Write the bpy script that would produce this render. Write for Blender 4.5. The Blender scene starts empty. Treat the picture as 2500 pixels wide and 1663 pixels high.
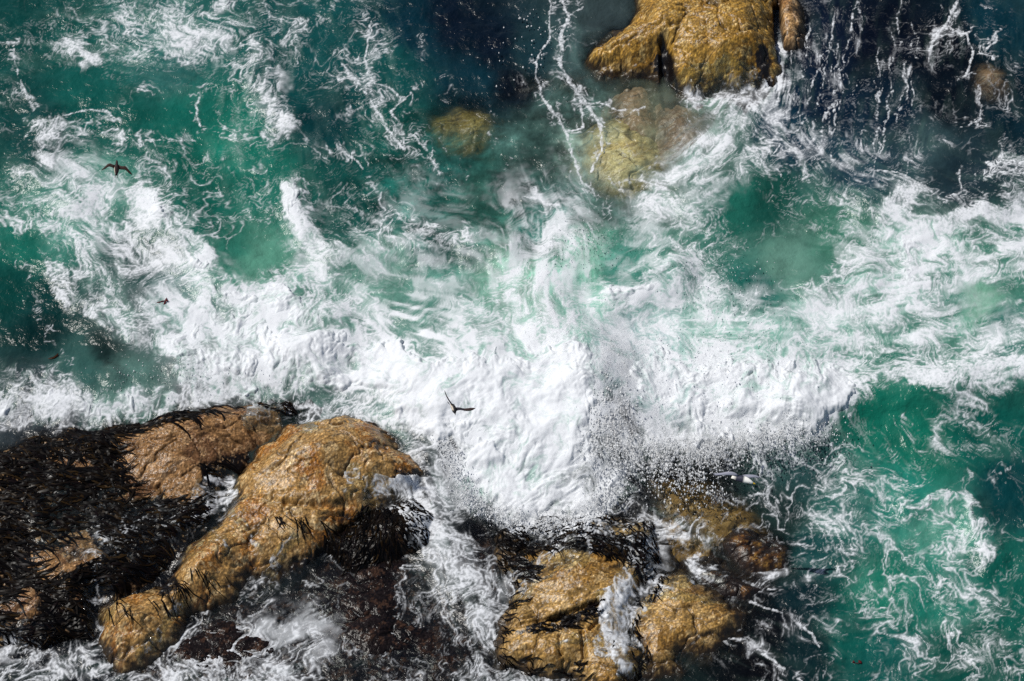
import bpy, math, random
import numpy as np
from mathutils import Vector, Matrix

C = bpy.context.scene
COL = C.collection
R = math.radians
f32 = np.float32

# ------------------------------------------------------------------ camera, sky, sun, exposure
TILT = R(35.0); DIST = 78.0; LENS = 100.0
ct, st = math.cos(TILT), math.sin(TILT)
CAMP = np.array([0.0, -DIST * st, DIST * ct])
cd = bpy.data.cameras.new('camera'); cam = bpy.data.objects.new('camera', cd); COL.objects.link(cam)
cam.location = CAMP; cam.rotation_euler = (TILT, 0, 0)
cd.lens = LENS; cd.sensor_width = 36.0; cd.clip_start = 0.5; cd.clip_end = 3000
C.camera = cam

SUN_EL, SUN_AZ = 56.0, -72.0          # azimuth: degrees clockwise from +Y (up in the picture)
sd = Vector((math.sin(R(SUN_AZ)) * math.cos(R(SUN_EL)), math.cos(R(SUN_AZ)) * math.cos(R(SUN_EL)), math.sin(R(SUN_EL))))
w = bpy.data.worlds.new('World'); C.world = w; w.use_nodes = True
nt = w.node_tree; bg = nt.nodes['Background']
sky = nt.nodes.new('ShaderNodeTexSky'); sky.sky_type = 'NISHITA'; sky.sun_disc = False
sky.sun_elevation = R(SUN_EL); sky.sun_rotation = R(SUN_AZ)
nt.links.new(sky.outputs[0], bg.inputs[0]); bg.inputs[1].default_value = 0.06
ld = bpy.data.lights.new('sun', 'SUN'); ld.energy = 4.1; ld.angle = R(0.53); ld.color = (1.0, 0.96, 0.9)
sun = bpy.data.objects.new('sun', ld); COL.objects.link(sun)
sun.rotation_euler = sd.to_track_quat('Z', 'Y').to_euler(); sun.location = (-30, 40, 60)
C.view_settings.view_transform = 'Standard'; C.view_settings.look = 'None'
C.view_settings.exposure = 0.0; C.view_settings.gamma = 1.0
C.cycles.use_denoising = False
C.cycles.max_bounces = 6; C.cycles.diffuse_bounces = 2; C.cycles.glossy_bounces = 2
C.cycles.transparent_max_bounces = 12; C.cycles.caustics_reflective = False; C.cycles.caustics_refractive = False
C.cycles.sample_clamp_indirect = 4.0

# ------------------------------------------------------------------ chart: photo pixels <-> ground
KPX = LENS / 36.0 * 2500.0
def project(x, y, z):
    ry, rz = y - CAMP[1], z - CAMP[2]
    up = ry * ct + rz * st
    dp = ry * st - rz * ct
    return 1250.0 + x / dp * KPX, 831.5 - up / dp * KPX
def ground(px, py, z=0.0):
    u = (px - 1250.0) / KPX; v = (831.5 - py) / KPX
    dx, dy, dz = u, v * ct + st, v * st - ct
    t = (z - CAMP[2]) / dz
    return dx * t, CAMP[1] + dy * t
MPP = DIST / KPX                       # metres per photo pixel, seen square on

def lin(c):
    c = np.asarray(c, float) / 255.0
    return np.where(c <= 0.04045, c / 12.92, ((c + 0.055) / 1.055) ** 2.4)
def sstep(a, b, x):
    t = np.clip((x - a) / (b - a), 0, 1); return t * t * (3 - 2 * t)

# ------------------------------------------------------------------ noise
_r = np.random.RandomState(7)
PERM = np.concatenate([_r.permutation(256)] * 2).astype(np.int32)
GA = (np.arange(256) / 256.0 * 2 * np.pi).astype(f32)
GX, GY = np.cos(GA), np.sin(GA)
RA, RB = _r.rand(256).astype(f32), _r.rand(256).astype(f32)
def perlin(x, y, seed=0):
    x = np.asarray(x, f32) + f32(seed * 17.37); y = np.asarray(y, f32) + f32(seed * 9.71)
    xf, yf = np.floor(x), np.floor(y)
    xi, yi = xf.astype(np.int32) & 255, yf.astype(np.int32) & 255
    fx, fy = x - xf, y - yf
    u = fx * fx * fx * (fx * (fx * 6 - 15) + 10); v = fy * fy * fy * (fy * (fy * 6 - 15) + 10)
    def g(ix, iy, dx, dy):
        h = PERM[PERM[(xi + ix) & 255] + ((yi + iy) & 255)]
        return GX[h] * dx + GY[h] * dy
    a = g(0, 0, fx, fy); b = g(1, 0, fx - 1, fy); c = g(0, 1, fx, fy - 1); d = g(1, 1, fx - 1, fy - 1)
    return (a + u * (b - a) + v * ((c + u * (d - c)) - (a + u * (b - a)))) * f32(1.5)
def fbm(x, y, oct=4, seed=0, gain=0.5):
    s = 0; a = 1.0; f = 1.0; n = 0
    for o in range(oct):
        s = s + a * perlin(x * f, y * f, seed + o * 3); n += a; a *= gain; f *= 2.03
    return s / n
def worley(x, y, seed=0):
    x = np.asarray(x, f32) + f32(seed * 13.1); y = np.asarray(y, f32) + f32(seed * 5.7)
    xi, yi = np.floor(x).astype(np.int32), np.floor(y).astype(np.int32)
    f1 = np.full(x.shape, 9, f32); f2 = f1.copy()
    for dx in (-1, 0, 1):
        for dy in (-1, 0, 1):
            cx, cy = xi + dx, yi + dy
            h = PERM[PERM[cx & 255] + (cy & 255)]
            d = (cx + RA[h] - x) ** 2 + (cy + RB[h] - y) ** 2
            f2 = np.minimum(f2, np.maximum(f1, d)); f1 = np.minimum(f1, d)
    return np.sqrt(f1), np.sqrt(f2)
def equalise(a, ref=None):
    q = np.quantile((a if ref is None else ref).ravel()[::37], np.linspace(0, 1, 201))
    return np.interp(a, q, np.linspace(0, 1, 201)).astype(f32)

# ------------------------------------------------------------------ fine ground grid
DX, DY = 0.0235, 0.0275
gx = np.arange(-16.6, 16.6, DX); gy = np.arange(-13.2, 13.6, DY)
NX, NY = len(gx), len(gy)
X, Y = np.meshgrid(gx.astype(f32), gy.astype(f32))
PX0, PY0 = project(X, Y, np.zeros_like(X)); PX0 = PX0.astype(f32); PY0 = PY0.astype(f32)

def bil(A, x, y):
    """bilinear lookup of the fine-grid field A at ground coordinates"""
    u = np.clip((x - gx[0]) / DX, 0, NX - 1.001); v = np.clip((y - gy[0]) / DY, 0, NY - 1.001)
    iu, iv = u.astype(np.int32), v.astype(np.int32); fu, fv = (u - iu).astype(f32), (v - iv).astype(f32)
    return (A[iv, iu] * (1 - fu) + A[iv, iu + 1] * fu) * (1 - fv) + (A[iv + 1, iu] * (1 - fu) + A[iv + 1, iu + 1] * fu) * fv

# low-resolution chart rasters (4 photo pixels a cell, with a margin)
CS, MG = 3.0, 260.0
cw, ch = int((2500 + 2 * MG) / CS), int((1663 + 2 * MG) / CS)
CX, CY = np.meshgrid((np.arange(cw) + .5) * CS - MG, (np.arange(ch) + .5) * CS - MG)
CX = CX.astype(f32); CY = CY.astype(f32)
def look(A, px, py):
    u = np.clip((px + MG) / CS - .5, 0, cw - 1.001); v = np.clip((py + MG) / CS - .5, 0, ch - 1.001)
    iu, iv = u.astype(np.int32), v.astype(np.int32); fu, fv = (u - iu).astype(f32), (v - iv).astype(f32)
    return (A[iv, iu] * (1 - fu) + A[iv, iu + 1] * fu) * (1 - fv) + (A[iv + 1, iu] * (1 - fu) + A[iv + 1, iu + 1] * fu) * fv
def stroke(A, pts, width, val=1.0, soft=1.0, mode='max'):
    """adds a soft line through pts; width is the full width in photo pixels"""
    p = np.array(pts, float); m = width * (1 + soft)
    x0, x1 = p[:, 0].min() - m, p[:, 0].max() + m; y0, y1 = p[:, 1].min() - m, p[:, 1].max() + m
    a, b = max(0, int((x0 + MG) / CS)), min(cw, int((x1 + MG) / CS) + 1)
    c, d = max(0, int((y0 + MG) / CS)), min(ch, int((y1 + MG) / CS) + 1)
    if a >= b or c >= d: return
    gx_, gy_ = CX[c:d, a:b], CY[c:d, a:b]; best = np.full(gx_.shape, 1e9, f32)
    if len(p) == 1: best = np.hypot(gx_ - p[0, 0], gy_ - p[0, 1])
    for (xa, ya), (xb, yb) in zip(p[:-1], p[1:]):
        l2 = (xb - xa) ** 2 + (yb - ya) ** 2 + 1e-6
        t = np.clip(((gx_ - xa) * (xb - xa) + (gy_ - ya) * (yb - ya)) / l2, 0, 1)
        best = np.minimum(best, np.hypot(gx_ - xa - t * (xb - xa), gy_ - ya - t * (yb - ya)))
    h = width / 2
    v = val * (1 - sstep(h * (1 - .5 * min(soft, 1.5)), h * (1 + soft), best))
    if mode == 'max': A[c:d, a:b] = np.maximum(A[c:d, a:b], v)
    elif mode == 'add': A[c:d, a:b] += v
    elif mode == 'min': A[c:d, a:b] *= 1 - (1 - 0) * np.clip(v, 0, 1)
def sdist(px, py, poly):
    """signed distance (photo pixels) to a polygon, positive inside"""
    p = np.array(poly, float); best = np.full(px.shape, 1e9, f32); ins = np.zeros(px.shape, bool)
    for (xa, ya), (xb, yb) in zip(p, np.roll(p, -1, 0)):
        l2 = (xb - xa) ** 2 + (yb - ya) ** 2 + 1e-6
        t = np.clip(((px - xa) * (xb - xa) + (py - ya) * (yb - ya)) / l2, 0, 1)
        best = np.minimum(best, np.hypot(px - xa - t * (xb - xa), py - ya - t * (yb - ya)))
        if ya != yb:
            ins ^= ((ya > py) != (yb > py)) & (px < (xb - xa) * (py - ya) / (yb - ya) + xa)
    return np.where(ins, best, -best)
def control(points, sig, n):
    """smooth map from scattered (x, y, value...) points on the chart, at a quarter of its resolution"""
    sx, sy = CX[::4, ::4], CY[::4, ::4]
    W = np.zeros(sx.shape, f32); A = np.zeros(sx.shape + (n,), f32)
    for q in points:
        d2 = (sx - q[0]) ** 2 + (sy - q[1]) ** 2
        g = 1.0 / (d2 / sig ** 2 + 0.15) ** 2.2
        W += g; A += g[..., None] * np.array(q[2:2 + n], f32)
    A /= W[..., None]
    u = np.clip(np.arange(cw) / 4.0 - .375, 0, sx.shape[1] - 1.001); v = np.clip(np.arange(ch) / 4.0 - .375, 0, sx.shape[0] - 1.001)
    iu, iv = u.astype(int), v.astype(int); fu, fv = (u - iu)[None, :, None], (v - iv)[:, None, None]
    T = A[iv][:, iu] * (1 - fv) + A[iv + 1][:, iu] * fv; T2 = A[iv][:, iu + 1] * (1 - fv) + A[iv + 1][:, iu + 1] * fv
    return (T * (1 - fu) + T2 * fu).astype(f32)

# ------------------------------------------------------------------ what the sea is doing: foam cover, colour, flow, swell
ROWS = """12245553441112300002431222
34657654242001200003432432
42132363343102300135444223
22321243243111121367444323
26545233323101222664554223
46766336343112325634655467
12667425677644745534668877
11666888877778868843578766
01168999987789978776777665
46466899999aaaa88988886788
88887643469aaaa6899a852452
0000000000699aa77766442433
0000240002548997423344521a
00233111127623225423444642
11221033334742153133434443
21211465434741183134333443
34435676465555452224323344
34435676465555452224323344""".split()
G0 = np.array([[int(c, 16) / 10 for c in r] for r in ROWS], f32)
G0[12, 25] = .1
def coarse(px, py):
    u = np.clip(px / 100.0, 0, 24.999); v = np.clip(py / 100.0, 0, 16.999)
    iu, iv = u.astype(int), v.astype(int); fu, fv = u - iu, v - iv
    fu = fu * fu * (3 - 2 * fu); fv = fv * fv * (3 - 2 * fv)
    return (G0[iv, iu] * (1 - fu) + G0[iv, iu + 1] * fu) * (1 - fv) + (G0[iv + 1, iu] * (1 - fu) + G0[iv + 1, iu + 1] * fu) * fv
DEN = coarse(CX, CY).astype(f32)
DEN *= 1 - .24 * np.exp(-((CX - 1300) / 560) ** 2 - ((CY - 700) / 120) ** 2) - .34 * np.exp(-((CX - 2080) / 130) ** 2 - ((CY - 150) / 220) ** 2)
# broad foam bands, brightest where the surf breaks
for pts, wd, v in [
    ([(620, 90), (645, 160), (650, 230), (690, 265), (665, 315)], 60, .62), ([(690, 285)], 70, .8),
    ([(688, 92), (743, 70), (800, 20)], 36, .6), ([(400, 80), (470, 90)], 60, .75), ([(280, 50), (330, 80)], 40, .6), ([(550, 0)], 60, .8),
    ([(165, 105), (200, 120), (250, 160)], 22, .7), ([(560, 150), (600, 180)], 40, .65),
    ([(710, 466), (732, 540), (775, 600), (790, 660)], 66, .85), ([(780, 650), (950, 600), (1060, 580), (1130, 590)], 60, .8),
    ([(70, 310), (135, 305), (180, 320), (235, 308), (300, 336)], 34, .66), ([(120, 330), (100, 400), (130, 460)], 50, .7),
    ([(0, 525), (60, 555), (130, 545)], 26, .75), ([(180, 470), (220, 540), (300, 560)], 60, .72),
    ([(330, 470), (420, 540), (470, 600), (520, 660), (620, 720)], 60, .8), ([(130, 660), (170, 720), (240, 760), (330, 830)], 60, .72),
    ([(300, 640), (290, 590)], 40, .7), ([(560, 690), (680, 720), (760, 790)], 90, .9), ([(700, 850), (860, 900), (980, 900)], 130, 1.),
    ([(340, 860), (460, 850), (600, 870), (700, 910)], 60, .86), ([(0, 985), (120, 980), (230, 1010)], 60, .84), ([(300, 950), (330, 1000)], 50, .86),
    ([(420, 980), (560, 960), (640, 930), (700, 915)], 46, .84), ([(60, 910), (140, 940)], 40, .62),
    ([(1000, 900), (1150, 960), (1350, 1000)], 220, 1.05), ([(1180, 1130), (1270, 1220), (1420, 1210), (1470, 1150)], 130, 1.),
    ([(1380, 580), (1330, 660)], 110, .55), ([(1500, 720), (1620, 690), (1680, 640)], 90, .85), ([(1660, 560), (1700, 480)], 40, .6),
    ([(1600, 930), (1750, 960), (1900, 950), (2020, 940)], 150, .97), ([(1960, 1020), (2040, 960)], 100, 1.),
    ([(1540, 1090), (1680, 1060), (1850, 1060)], 60, .9), ([(2030, 915), (2150, 910), (2280, 930), (2400, 905), (2500, 890)], 46, .78),
    ([(1700, 250), (1800, 260), (1850, 250)], 60, .6), ([(1905, 125), (1916, 165), (1878, 220), (1845, 258)], 34, .82),
    ([(1780, 300), (1700, 420), (1600, 480)], 90, .68), ([(1690, 480), (1660, 540), (1730, 560)], 40, .6),
    ([(1888, 260), (1921, 341), (1953, 380), (1960, 430)], 26, .68), ([(2000, 430), (2080, 480), (2060, 520)], 50, .6),
    ([(2200, 480), (2170, 560), (2300, 560), (2400, 520)], 70, .76), ([(2430, 420), (2500, 400)], 50, .66), ([(2330, 600), (2500, 590)], 60, .72),
    ([(2000, 700), (2060, 660), (2100, 700)], 60, .72), ([(2200, 690), (2400, 690)], 40, .72), ([(1760, 750), (1680, 800)], 40, .6),
    ([(2219, 1225), (2300, 1209), (2365, 1225), (2392, 1274), (2387, 1317), (2419, 1360)], 26, .8), ([(2240, 1250), (2180, 1290)], 30, .5),
    ([(2330, 1270), (2350, 1310)], 40, .6), ([(2020, 1110), (2100, 1180)], 40, .55), ([(1990, 1260), (2150, 1300), (2200, 1360)], 40, .52),
    ([(2330, 1500), (2320, 1540)], 40, .6), ([(2170, 1480), (2180, 1530)], 24, .6), ([(2380, 990), (2440, 990)], 46, .66),
    ([(1020, 1130), (1040, 1260), (1110, 1380), (1170, 1500), (1230, 1540)], 110, .72), ([(940, 1190), (1000, 1180), (1020, 1240)], 60, .78),
    ([(600, 1560), (760, 1540), (700, 1620)], 90, .7), ([(650, 1380), (630, 1420)], 26, .8), ([(450, 1600), (560, 1540)], 50, .62),
    ([(500, 1180), (560, 1190), (540, 1220), (490, 1260)], 30, .7), ([(1250, 1610), (1330, 1600), (1400, 1620)], 46, .74),
    ([(1510, 1430), (1490, 1510), (1510, 1580), (1530, 1610)], 60, .84), ([(1530, 1580), (1620, 1560)], 34, .7), ([(1610, 1290), (1680, 1290), (1740, 1300)], 50, .74),
    ([(1690, 1370), (1740, 1400), (1700, 1420)], 26, .74), ([(860, 1130), (850, 1160)], 26, .5), ([(250, 1260), (400, 1290), (520, 1240)], 110, .22)]:
    stroke(DEN, pts, wd, v, 1.0)
# clear-water gaps
for pts, wd, v in [([(570, 620), (650, 640)], 60, .7), ([(1510, 650)], 60, .75), ([(1250, 640), (1280, 620)], 30, .5), ([(1050, 840), (1010, 800)], 60, .35),
                   ([(960, 690), (1040, 740)], 60, .35), ([(1880, 690), (1900, 640), (1950, 630)], 70, .6), ([(2380, 720), (2440, 740)], 50, .5), ([(250, 600), (270, 630)], 30, .6),
                   ([(1090, 1090), (1110, 1140)], 40, .5), ([(240, 880), (330, 920)], 50, .6), ([(400, 940), (430, 950)], 26, .6), ([(2150, 1000), (2250, 1000)], 70, .8),
                   ([(2450, 1000), (2500, 960)], 50, .7), ([(2240, 1290), (2260, 1310)], 60, .5), ([(1800, 500), (1840, 520)], 60, .6), ([(1510, 1030)], 40, .4), ([(560, 1420), (760, 1420), (950, 1440), (900, 1600), (1020, 1620)], 230, .5), ([(1640, 1190), (1780, 1240), (1850, 1330)], 110, .65), ([(880, 650), (1020, 660), (1160, 650)], 100, .35), ([(600, 640), (640, 600)], 90, .55), ([(960, 760), (1080, 800)], 110, .3), ([(1850, 500), (1900, 640), (2000, 560)], 110, .35), ([(2350, 740), (2450, 740)], 90, .35), ([(1420, 640), (1530, 650)], 80, .4), ([(1900, 1500), (1950, 1620)], 120, .4), ([(30, 640), (60, 760), (150, 830), (260, 880), (360, 905)], 84, .9), ([(0, 830), (100, 860)], 60, .8), ([(330, 250), (480, 270)], 60, .5), ([(130, 230), (260, 230)], 50, .5)]:
    stroke(DEN, pts, wd, v, 1.0, 'min')
# thin streaks of old foam
LINE = np.zeros_like(DEN); THREADS = []
for pts, wd, v in [
    ([(1367, 0), (1389, 43), (1367, 92), (1378, 130), (1367, 152), (1394, 200), (1418, 249), (1448, 271), (1467, 309), (1470, 368), (1443, 417)], 13, 1),
    ([(1389, 43), (1372, 80), (1372, 120)], 20, 1), ([(1390, 35), (1425, 20)], 7, .9), ([(1372, 150), (1390, 200)], 16, .9),
    ([(1315, 141), (1307, 184), (1329, 244), (1372, 303), (1391, 352), (1405, 406), (1437, 477)], 10, 1), ([(1340, 0), (1345, 81), (1325, 120), (1315, 141)], 6, .9),
    ([(1418, 249), (1424, 309)], 8, 1), ([(1383, 320), (1424, 309)], 5, .9), ([(1440, 315), (1467, 320)], 5, .8), ([(1464, 249), (1497, 265), (1578, 265)], 7, .9), ([(1497, 265), (1500, 278)], 10, .8),
    ([(1443, 417), (1460, 450)], 6, .8), ([(1470, 490), (1480, 530)], 10, .8),
    ([(825, 146), (879, 206), (912, 260), (949, 314), (987, 368)], 18, .8), ([(1004, 325), (1047, 379), (1085, 444)], 14, .8),
    ([(906, 54), (890, 141), (911, 200), (955, 217), (987, 244), (955, 276), (982, 325), (990, 370)], 16, .75), ([(987, 244), (1010, 205)], 12, .7),
    ([(1031, 76), (1036, 141), (1080, 179), (1096, 206), (1074, 233), (1095, 250)], 9, .75), ([(971, 146), (1009, 173), (1012, 190)], 5, .8), ([(990, 100), (1030, 80)], 8, .7),
    ([(1193, 271), (1210, 330), (1242, 412)], 4, .75), ([(1082, 336), (1107, 380), (1145, 428)], 4, .75), ([(1160, 270), (1175, 300)], 3, .6),
    ([(825, 358), (868, 390), (885, 417)], 16, .75), ([(868, 423), (933, 472), (971, 526)], 11, .7), ([(1310, 480), (1340, 500), (1370, 500)], 20, .75),
    ([(1500, 440), (1540, 462), (1575, 440)], 6, .75), ([(1592, 390), (1600, 420), (1625, 430), (1618, 470)], 8, .85),
    ([(2336, 0), (2308, 60), (2279, 103), (2270, 115)], 13, .95), ([(2311, 68), (2344, 84), (2360, 81), (2379, 65)], 9, .95), ([(2344, 84), (2342, 70)], 8, .8),
    ([(2360, 81), (2376, 130), (2360, 179), (2335, 200)], 9, .95), ([(2376, 130), (2428, 138), (2428, 150)], 8, .9), ([(2430, 78), (2436, 95), (2409, 125)], 8, .9),
    ([(2392, 217), (2395, 293), (2344, 312)], 10, .9), ([(2246, 293), (2300, 293), (2327, 320), (2317, 347), (2279, 352)], 9, .85), ([(2420, 20), (2380, 15)], 5, .7),
    ([(2121, 412), (2192, 417), (2246, 450), (2273, 477)], 12, .85), ([(2344, 417), (2346, 466), (2310, 478)], 12, .85), ([(2447, 347), (2409, 428), (2370, 440)], 9, .8),
    ([(2466, 160), (2458, 270)], 10, .55), ([(2073, 0), (2078, 60), (2089, 135)], 10, .7), ([(2105, 20), (2100, 90)], 8, .7), ([(2002, 81), (1997, 163)], 9, .7), ([(2160, 130), (2150, 200)], 10, .6),
    ([(2240, 160), (2230, 190)], 14, .7), ([(1985, 400), (2020, 340), (2050, 290)], 9, .7), ([(2110, 300), (2105, 350)], 10, .7), ([(2040, 250), (2070, 200)], 10, .6),
    ([(33, 108), (43, 190), (70, 244), (84, 268)], 14, .75), ([(0, 585), (33, 645), (65, 677), (87, 720), (92, 775), (119, 829), (135, 845), (179, 894)], 7, .75), ([(90, 770), (125, 820)], 16, .6),
    ([(152, 282), (206, 268), (260, 271), (293, 293)], 9, .9), ([(336, 347), (400, 340), (477, 347)], 14, .75), ([(470, 400), (476, 450)], 12, .7),
    ([(499, 217), (477, 260), (488, 309)], 14, .75), ([(526, 233), (534, 309)], 8, .65), ([(350, 190), (385, 240), (375, 215)], 14, .65), ([(545, 375), (570, 440), (600, 500)], 12, .7),
    ([(100, 580), (105, 620), (130, 670)], 10, .7), ([(300, 20), (330, 60)], 10, .5), ([(500, 540), (545, 560), (560, 590)], 8, .6),
    ([(1830, 1208), (1880, 1205), (1900, 1230)], 6, .9), ([(1835, 1235), (1900, 1240), (1990, 1260)], 8, .8), ([(1960, 1260), (1950, 1340)], 12, .7), ([(2035, 1350), (1985, 1400), (1940, 1440)], 14, .7),
    ([(1760, 1235), (1830, 1208)], 4, .7), ([(1900, 1440), (1895, 1390), (1870, 1370)], 7, .8), ([(1895, 1440), (1880, 1445)], 16, .8),
    ([(1830, 1470), (1920, 1500), (1980, 1550), (2000, 1580)], 14, .75), ([(1790, 1560), (1850, 1580), (1900, 1620), (1960, 1663)], 16, .75), ([(1990, 1540), (2060, 1500), (2120, 1490)], 14, .6),
    ([(2100, 1490), (2190, 1480)], 12, .75), ([(2300, 1480), (2260, 1440), (2200, 1430)], 9, .5), ([(2250, 1540), (2290, 1530)], 10, .7), ([(2450, 1420), (2400, 1390)], 10, .6),
    ([(2300, 1330), (2260, 1380)], 8, .7), ([(2340, 1340), (2320, 1380)], 6, .6), ([(2470, 1110), (2465, 1160), (2440, 1180)], 9, .7), ([(2400, 1050), (2500, 1140)], 8, .6),
    ([(2200, 1010), (2220, 1080)], 8, .55), ([(2280, 1050), (2290, 1110)], 9, .6), ([(2350, 1150), (2360, 1200)], 12, .6), ([(1930, 1140), (2000, 1160), (2100, 1180), (2150, 1170)], 9, .6),
    ([(560, 1250), (590, 1265), (615, 1310), (620, 1335)], 6, .8), ([(505, 1290), (540, 1320), (555, 1350)], 6, .75), ([(640, 1420), (660, 1380), (690, 1330), (710, 1310)], 9, .95), ([(720, 1305), (760, 1310), (760, 1340)], 4, .6),
    ([(230, 1340), (235, 1380), (228, 1410), (240, 1430), (232, 1460)], 8, .9), ([(330, 1600), (370, 1540), (430, 1490), (440, 1460)], 7, .6),
    ([(810, 1180), (830, 1155), (870, 1150), (895, 1170), (890, 1200)], 8, .9), ([(1260, 1450), (1300, 1400), (1320, 1370)], 6, .7), ([(1300, 1400), (1340, 1360), (1420, 1350)], 5, .5),
    ([(1620, 1460), (1700, 1455), (1760, 1470)], 5, .6), ([(1360, 1570), (1440, 1550)], 5, .6), ([(1660, 1240), (1720, 1210), (1790, 1200)], 5, .6)]:
    THREADS.append((pts, wd, v))
    if v < .9 and v >= .75 and wd >= 11: stroke(LINE, pts, wd * .3, .74, .8)
    if v >= .9: stroke(LINE, pts, max(3.4, wd * (.40 if v >= .95 else .28)), v, .8)
    stroke(DEN, pts, wd * 3.0, .30 * v, 1.3)

_t = np.random.RandomState(33)                    # trickles of foam running down the dark water beside the ochre rock
for _ in range(46):
    x_, y_ = _t.uniform(1925, 2230), _t.uniform(-40, 330); pts = [(x_, y_)]
    for k in range(_t.randint(3, 9)):
        x_ += _t.normal(-2, 8); y_ += _t.uniform(14, 34); pts.append((x_, y_))
    stroke(LINE, pts, _t.uniform(2.6, 3.6), _t.uniform(.44, .62), .8); stroke(DEN, pts, 26, .3, 1.3)

# water body colour (what the sea itself scatters): clear teal, deep blue, milky aerated green, black over weed
BODY = control([(x, y) + tuple(lin(c)) for x, y, c in [
    (0, 0, (5, 66, 62)), (200, 250, (4, 84, 76)), (400, 150, (40, 100, 95)), (300, 300, (2, 82, 72)), (100, 300, (4, 60, 58)), (450, 300, (3, 98, 84)), (550, 350, (16, 118, 98)), (650, 450, (16, 104, 88)),
    (750, 130, (8, 74, 74)), (750, 220, (2, 66, 66)), (780, 280, (2, 54, 58)), (850, 450, (5, 70, 64)), (950, 150, (8, 76, 74)), (950, 330, (5, 74, 66)), (1000, 80, (1, 42, 56)), (1100, 50, (2, 16, 32)),
    (1200, 100, (2, 16, 32)), (1250, 200, (4, 14, 26)), (1150, 200, (4, 44, 56)), (1100, 420, (24, 74, 68)), (1000, 480, (26, 92, 82)), (900, 500, (5, 70, 64)), (1150, 470, (46, 98, 86)), (1250, 450, (36, 66, 60)),
    (1300, 350, (50, 78, 72)), (1430, 340, (136, 160, 146)), (1400, 250, (64, 94, 88)), (1480, 80, (50, 64, 66)), (1560, 330, (130, 140, 110)), (1500, 480, (66, 92, 86)), (1150, 540, (36, 92, 80)), (1050, 570, (24, 84, 76)),
    (1300, 570, (46, 106, 96)), (1350, 500, (74, 108, 102)), (1290, 130, (20, 50, 58)), (1400, 150, (70, 96, 96)),
    (2000, 100, (6, 20, 40)), (2000, 250, (6, 26, 46)), (2150, 100, (3, 9, 24)), (2300, 120, (3, 9, 20)), (2450, 50, (3, 46, 58)), (2480, 250, (3, 30, 40)), (2300, 250, (3, 12, 22)), (2180, 270, (3, 26, 44)),
    (1930, 320, (8, 48, 66)), (2100, 400, (26, 56, 70)), (2250, 330, (50, 74, 78)), (2350, 420, (26, 46, 54)), (1800, 500, (26, 106, 90)), (1860, 500, (12, 72, 62)), (1900, 640, (92, 138, 122)), (1850, 690, (12, 95, 85)),
    (2050, 560, (60, 120, 100)), (2200, 640, (120, 160, 146)), (2300, 720, (66, 128, 112)), (2450, 660, (60, 124, 106)), (2400, 730, (115, 170, 145)), (2450, 780, (40, 110, 100)), (1700, 400, (90, 120, 112)),
    (1650, 330, (110, 120, 110)), (2150, 1000, (4, 108, 88)), (2250, 1100, (0, 104, 84)), (2400, 1050, (0, 84, 74)), (2450, 1200, (0, 58, 62)), (2200, 1200, (26, 124, 108)), (2300, 1280, (70, 145, 125)),
    (2050, 1250, (45, 102, 94)), (1950, 1150, (36, 70, 70)), (2150, 1450, (22, 120, 98)), (2080, 1540, (4, 85, 75)), (2300, 1450, (22, 115, 98)), (2450, 1400, (8, 90, 78)), (2350, 1600, (4, 74, 64)), (2150, 1600, (8, 84, 78)),
    (1950, 1450, (8, 38, 44)), (1850, 1400, (10, 14, 18)), (1850, 1620, (5, 5, 8)), (1900, 1250, (22, 42, 40)), (1850, 1330, (14, 18, 16)), (1980, 1340, (20, 70, 70)), (1960, 1590, (10, 36, 40)), (1880, 1520, (9, 12, 16)),
    (50, 600, (12, 104, 88)), (30, 700, (0, 66, 60)), (100, 800, (0, 38, 38)), (250, 850, (16, 36, 34)), (200, 880, (50, 92, 86)), (300, 920, (80, 116, 108)), (620, 630, (84, 146, 124)), (500, 500, (8, 92, 78)),
    (570, 600, (38, 112, 94)), (250, 450, (75, 134, 118)), (450, 400, (4, 88, 74)), (130, 560, (60, 125, 110)), (430, 700, (95, 128, 124)), (350, 640, (44, 76, 72)), (300, 780, (90, 110, 108)), (100, 740, (0, 52, 50)),
    (950, 650, (96, 146, 130)), (1050, 720, (84, 136, 122)), (1300, 720, (134, 178, 160)), (1250, 640, (120, 175, 150)), (1420, 620, (110, 182, 152)), (1510, 650, (64, 134, 118)), (1400, 720, (132, 190, 170)),
    (1150, 850, (134, 168, 158)), (1020, 830, (100, 142, 130)), (1550, 850, (140, 172, 176)), (1600, 950, (126, 150, 160)), (1750, 830, (140, 184, 170)), (1900, 800, (120, 172, 156)), (900, 1000, (90, 120, 115)), (780, 970, (76, 106, 100)),
    (1300, 1000, (150, 172, 172)), (1200, 1150, (140, 152, 154)), (1510, 1030, (30, 36, 42)), (1560, 1120, (40, 44, 48)), (1480, 1200, (50, 50, 50)), (1700, 1150, (30, 34, 32)), (500, 900, (120, 130, 130)), (100, 980, (60, 66, 72)),
    (1080, 1090, (24, 26, 34)), (600, 1550, (44, 54, 58)), (900, 1400, (6, 8, 14)), (300, 1600, (12, 20, 26)), (800, 1600, (26, 40, 44)), (1100, 1500, (30, 38, 40)), (1050, 1400, (50, 64, 64)), (1000, 1600, (10, 12, 18)),
    (50, 1600, (8, 12, 18)), (450, 1450, (8, 10, 16)), (850, 1250, (6, 7, 10)), (1180, 1300, (6, 7, 12)), (1400, 1640, (14, 16, 20))]], 70, 3)

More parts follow.
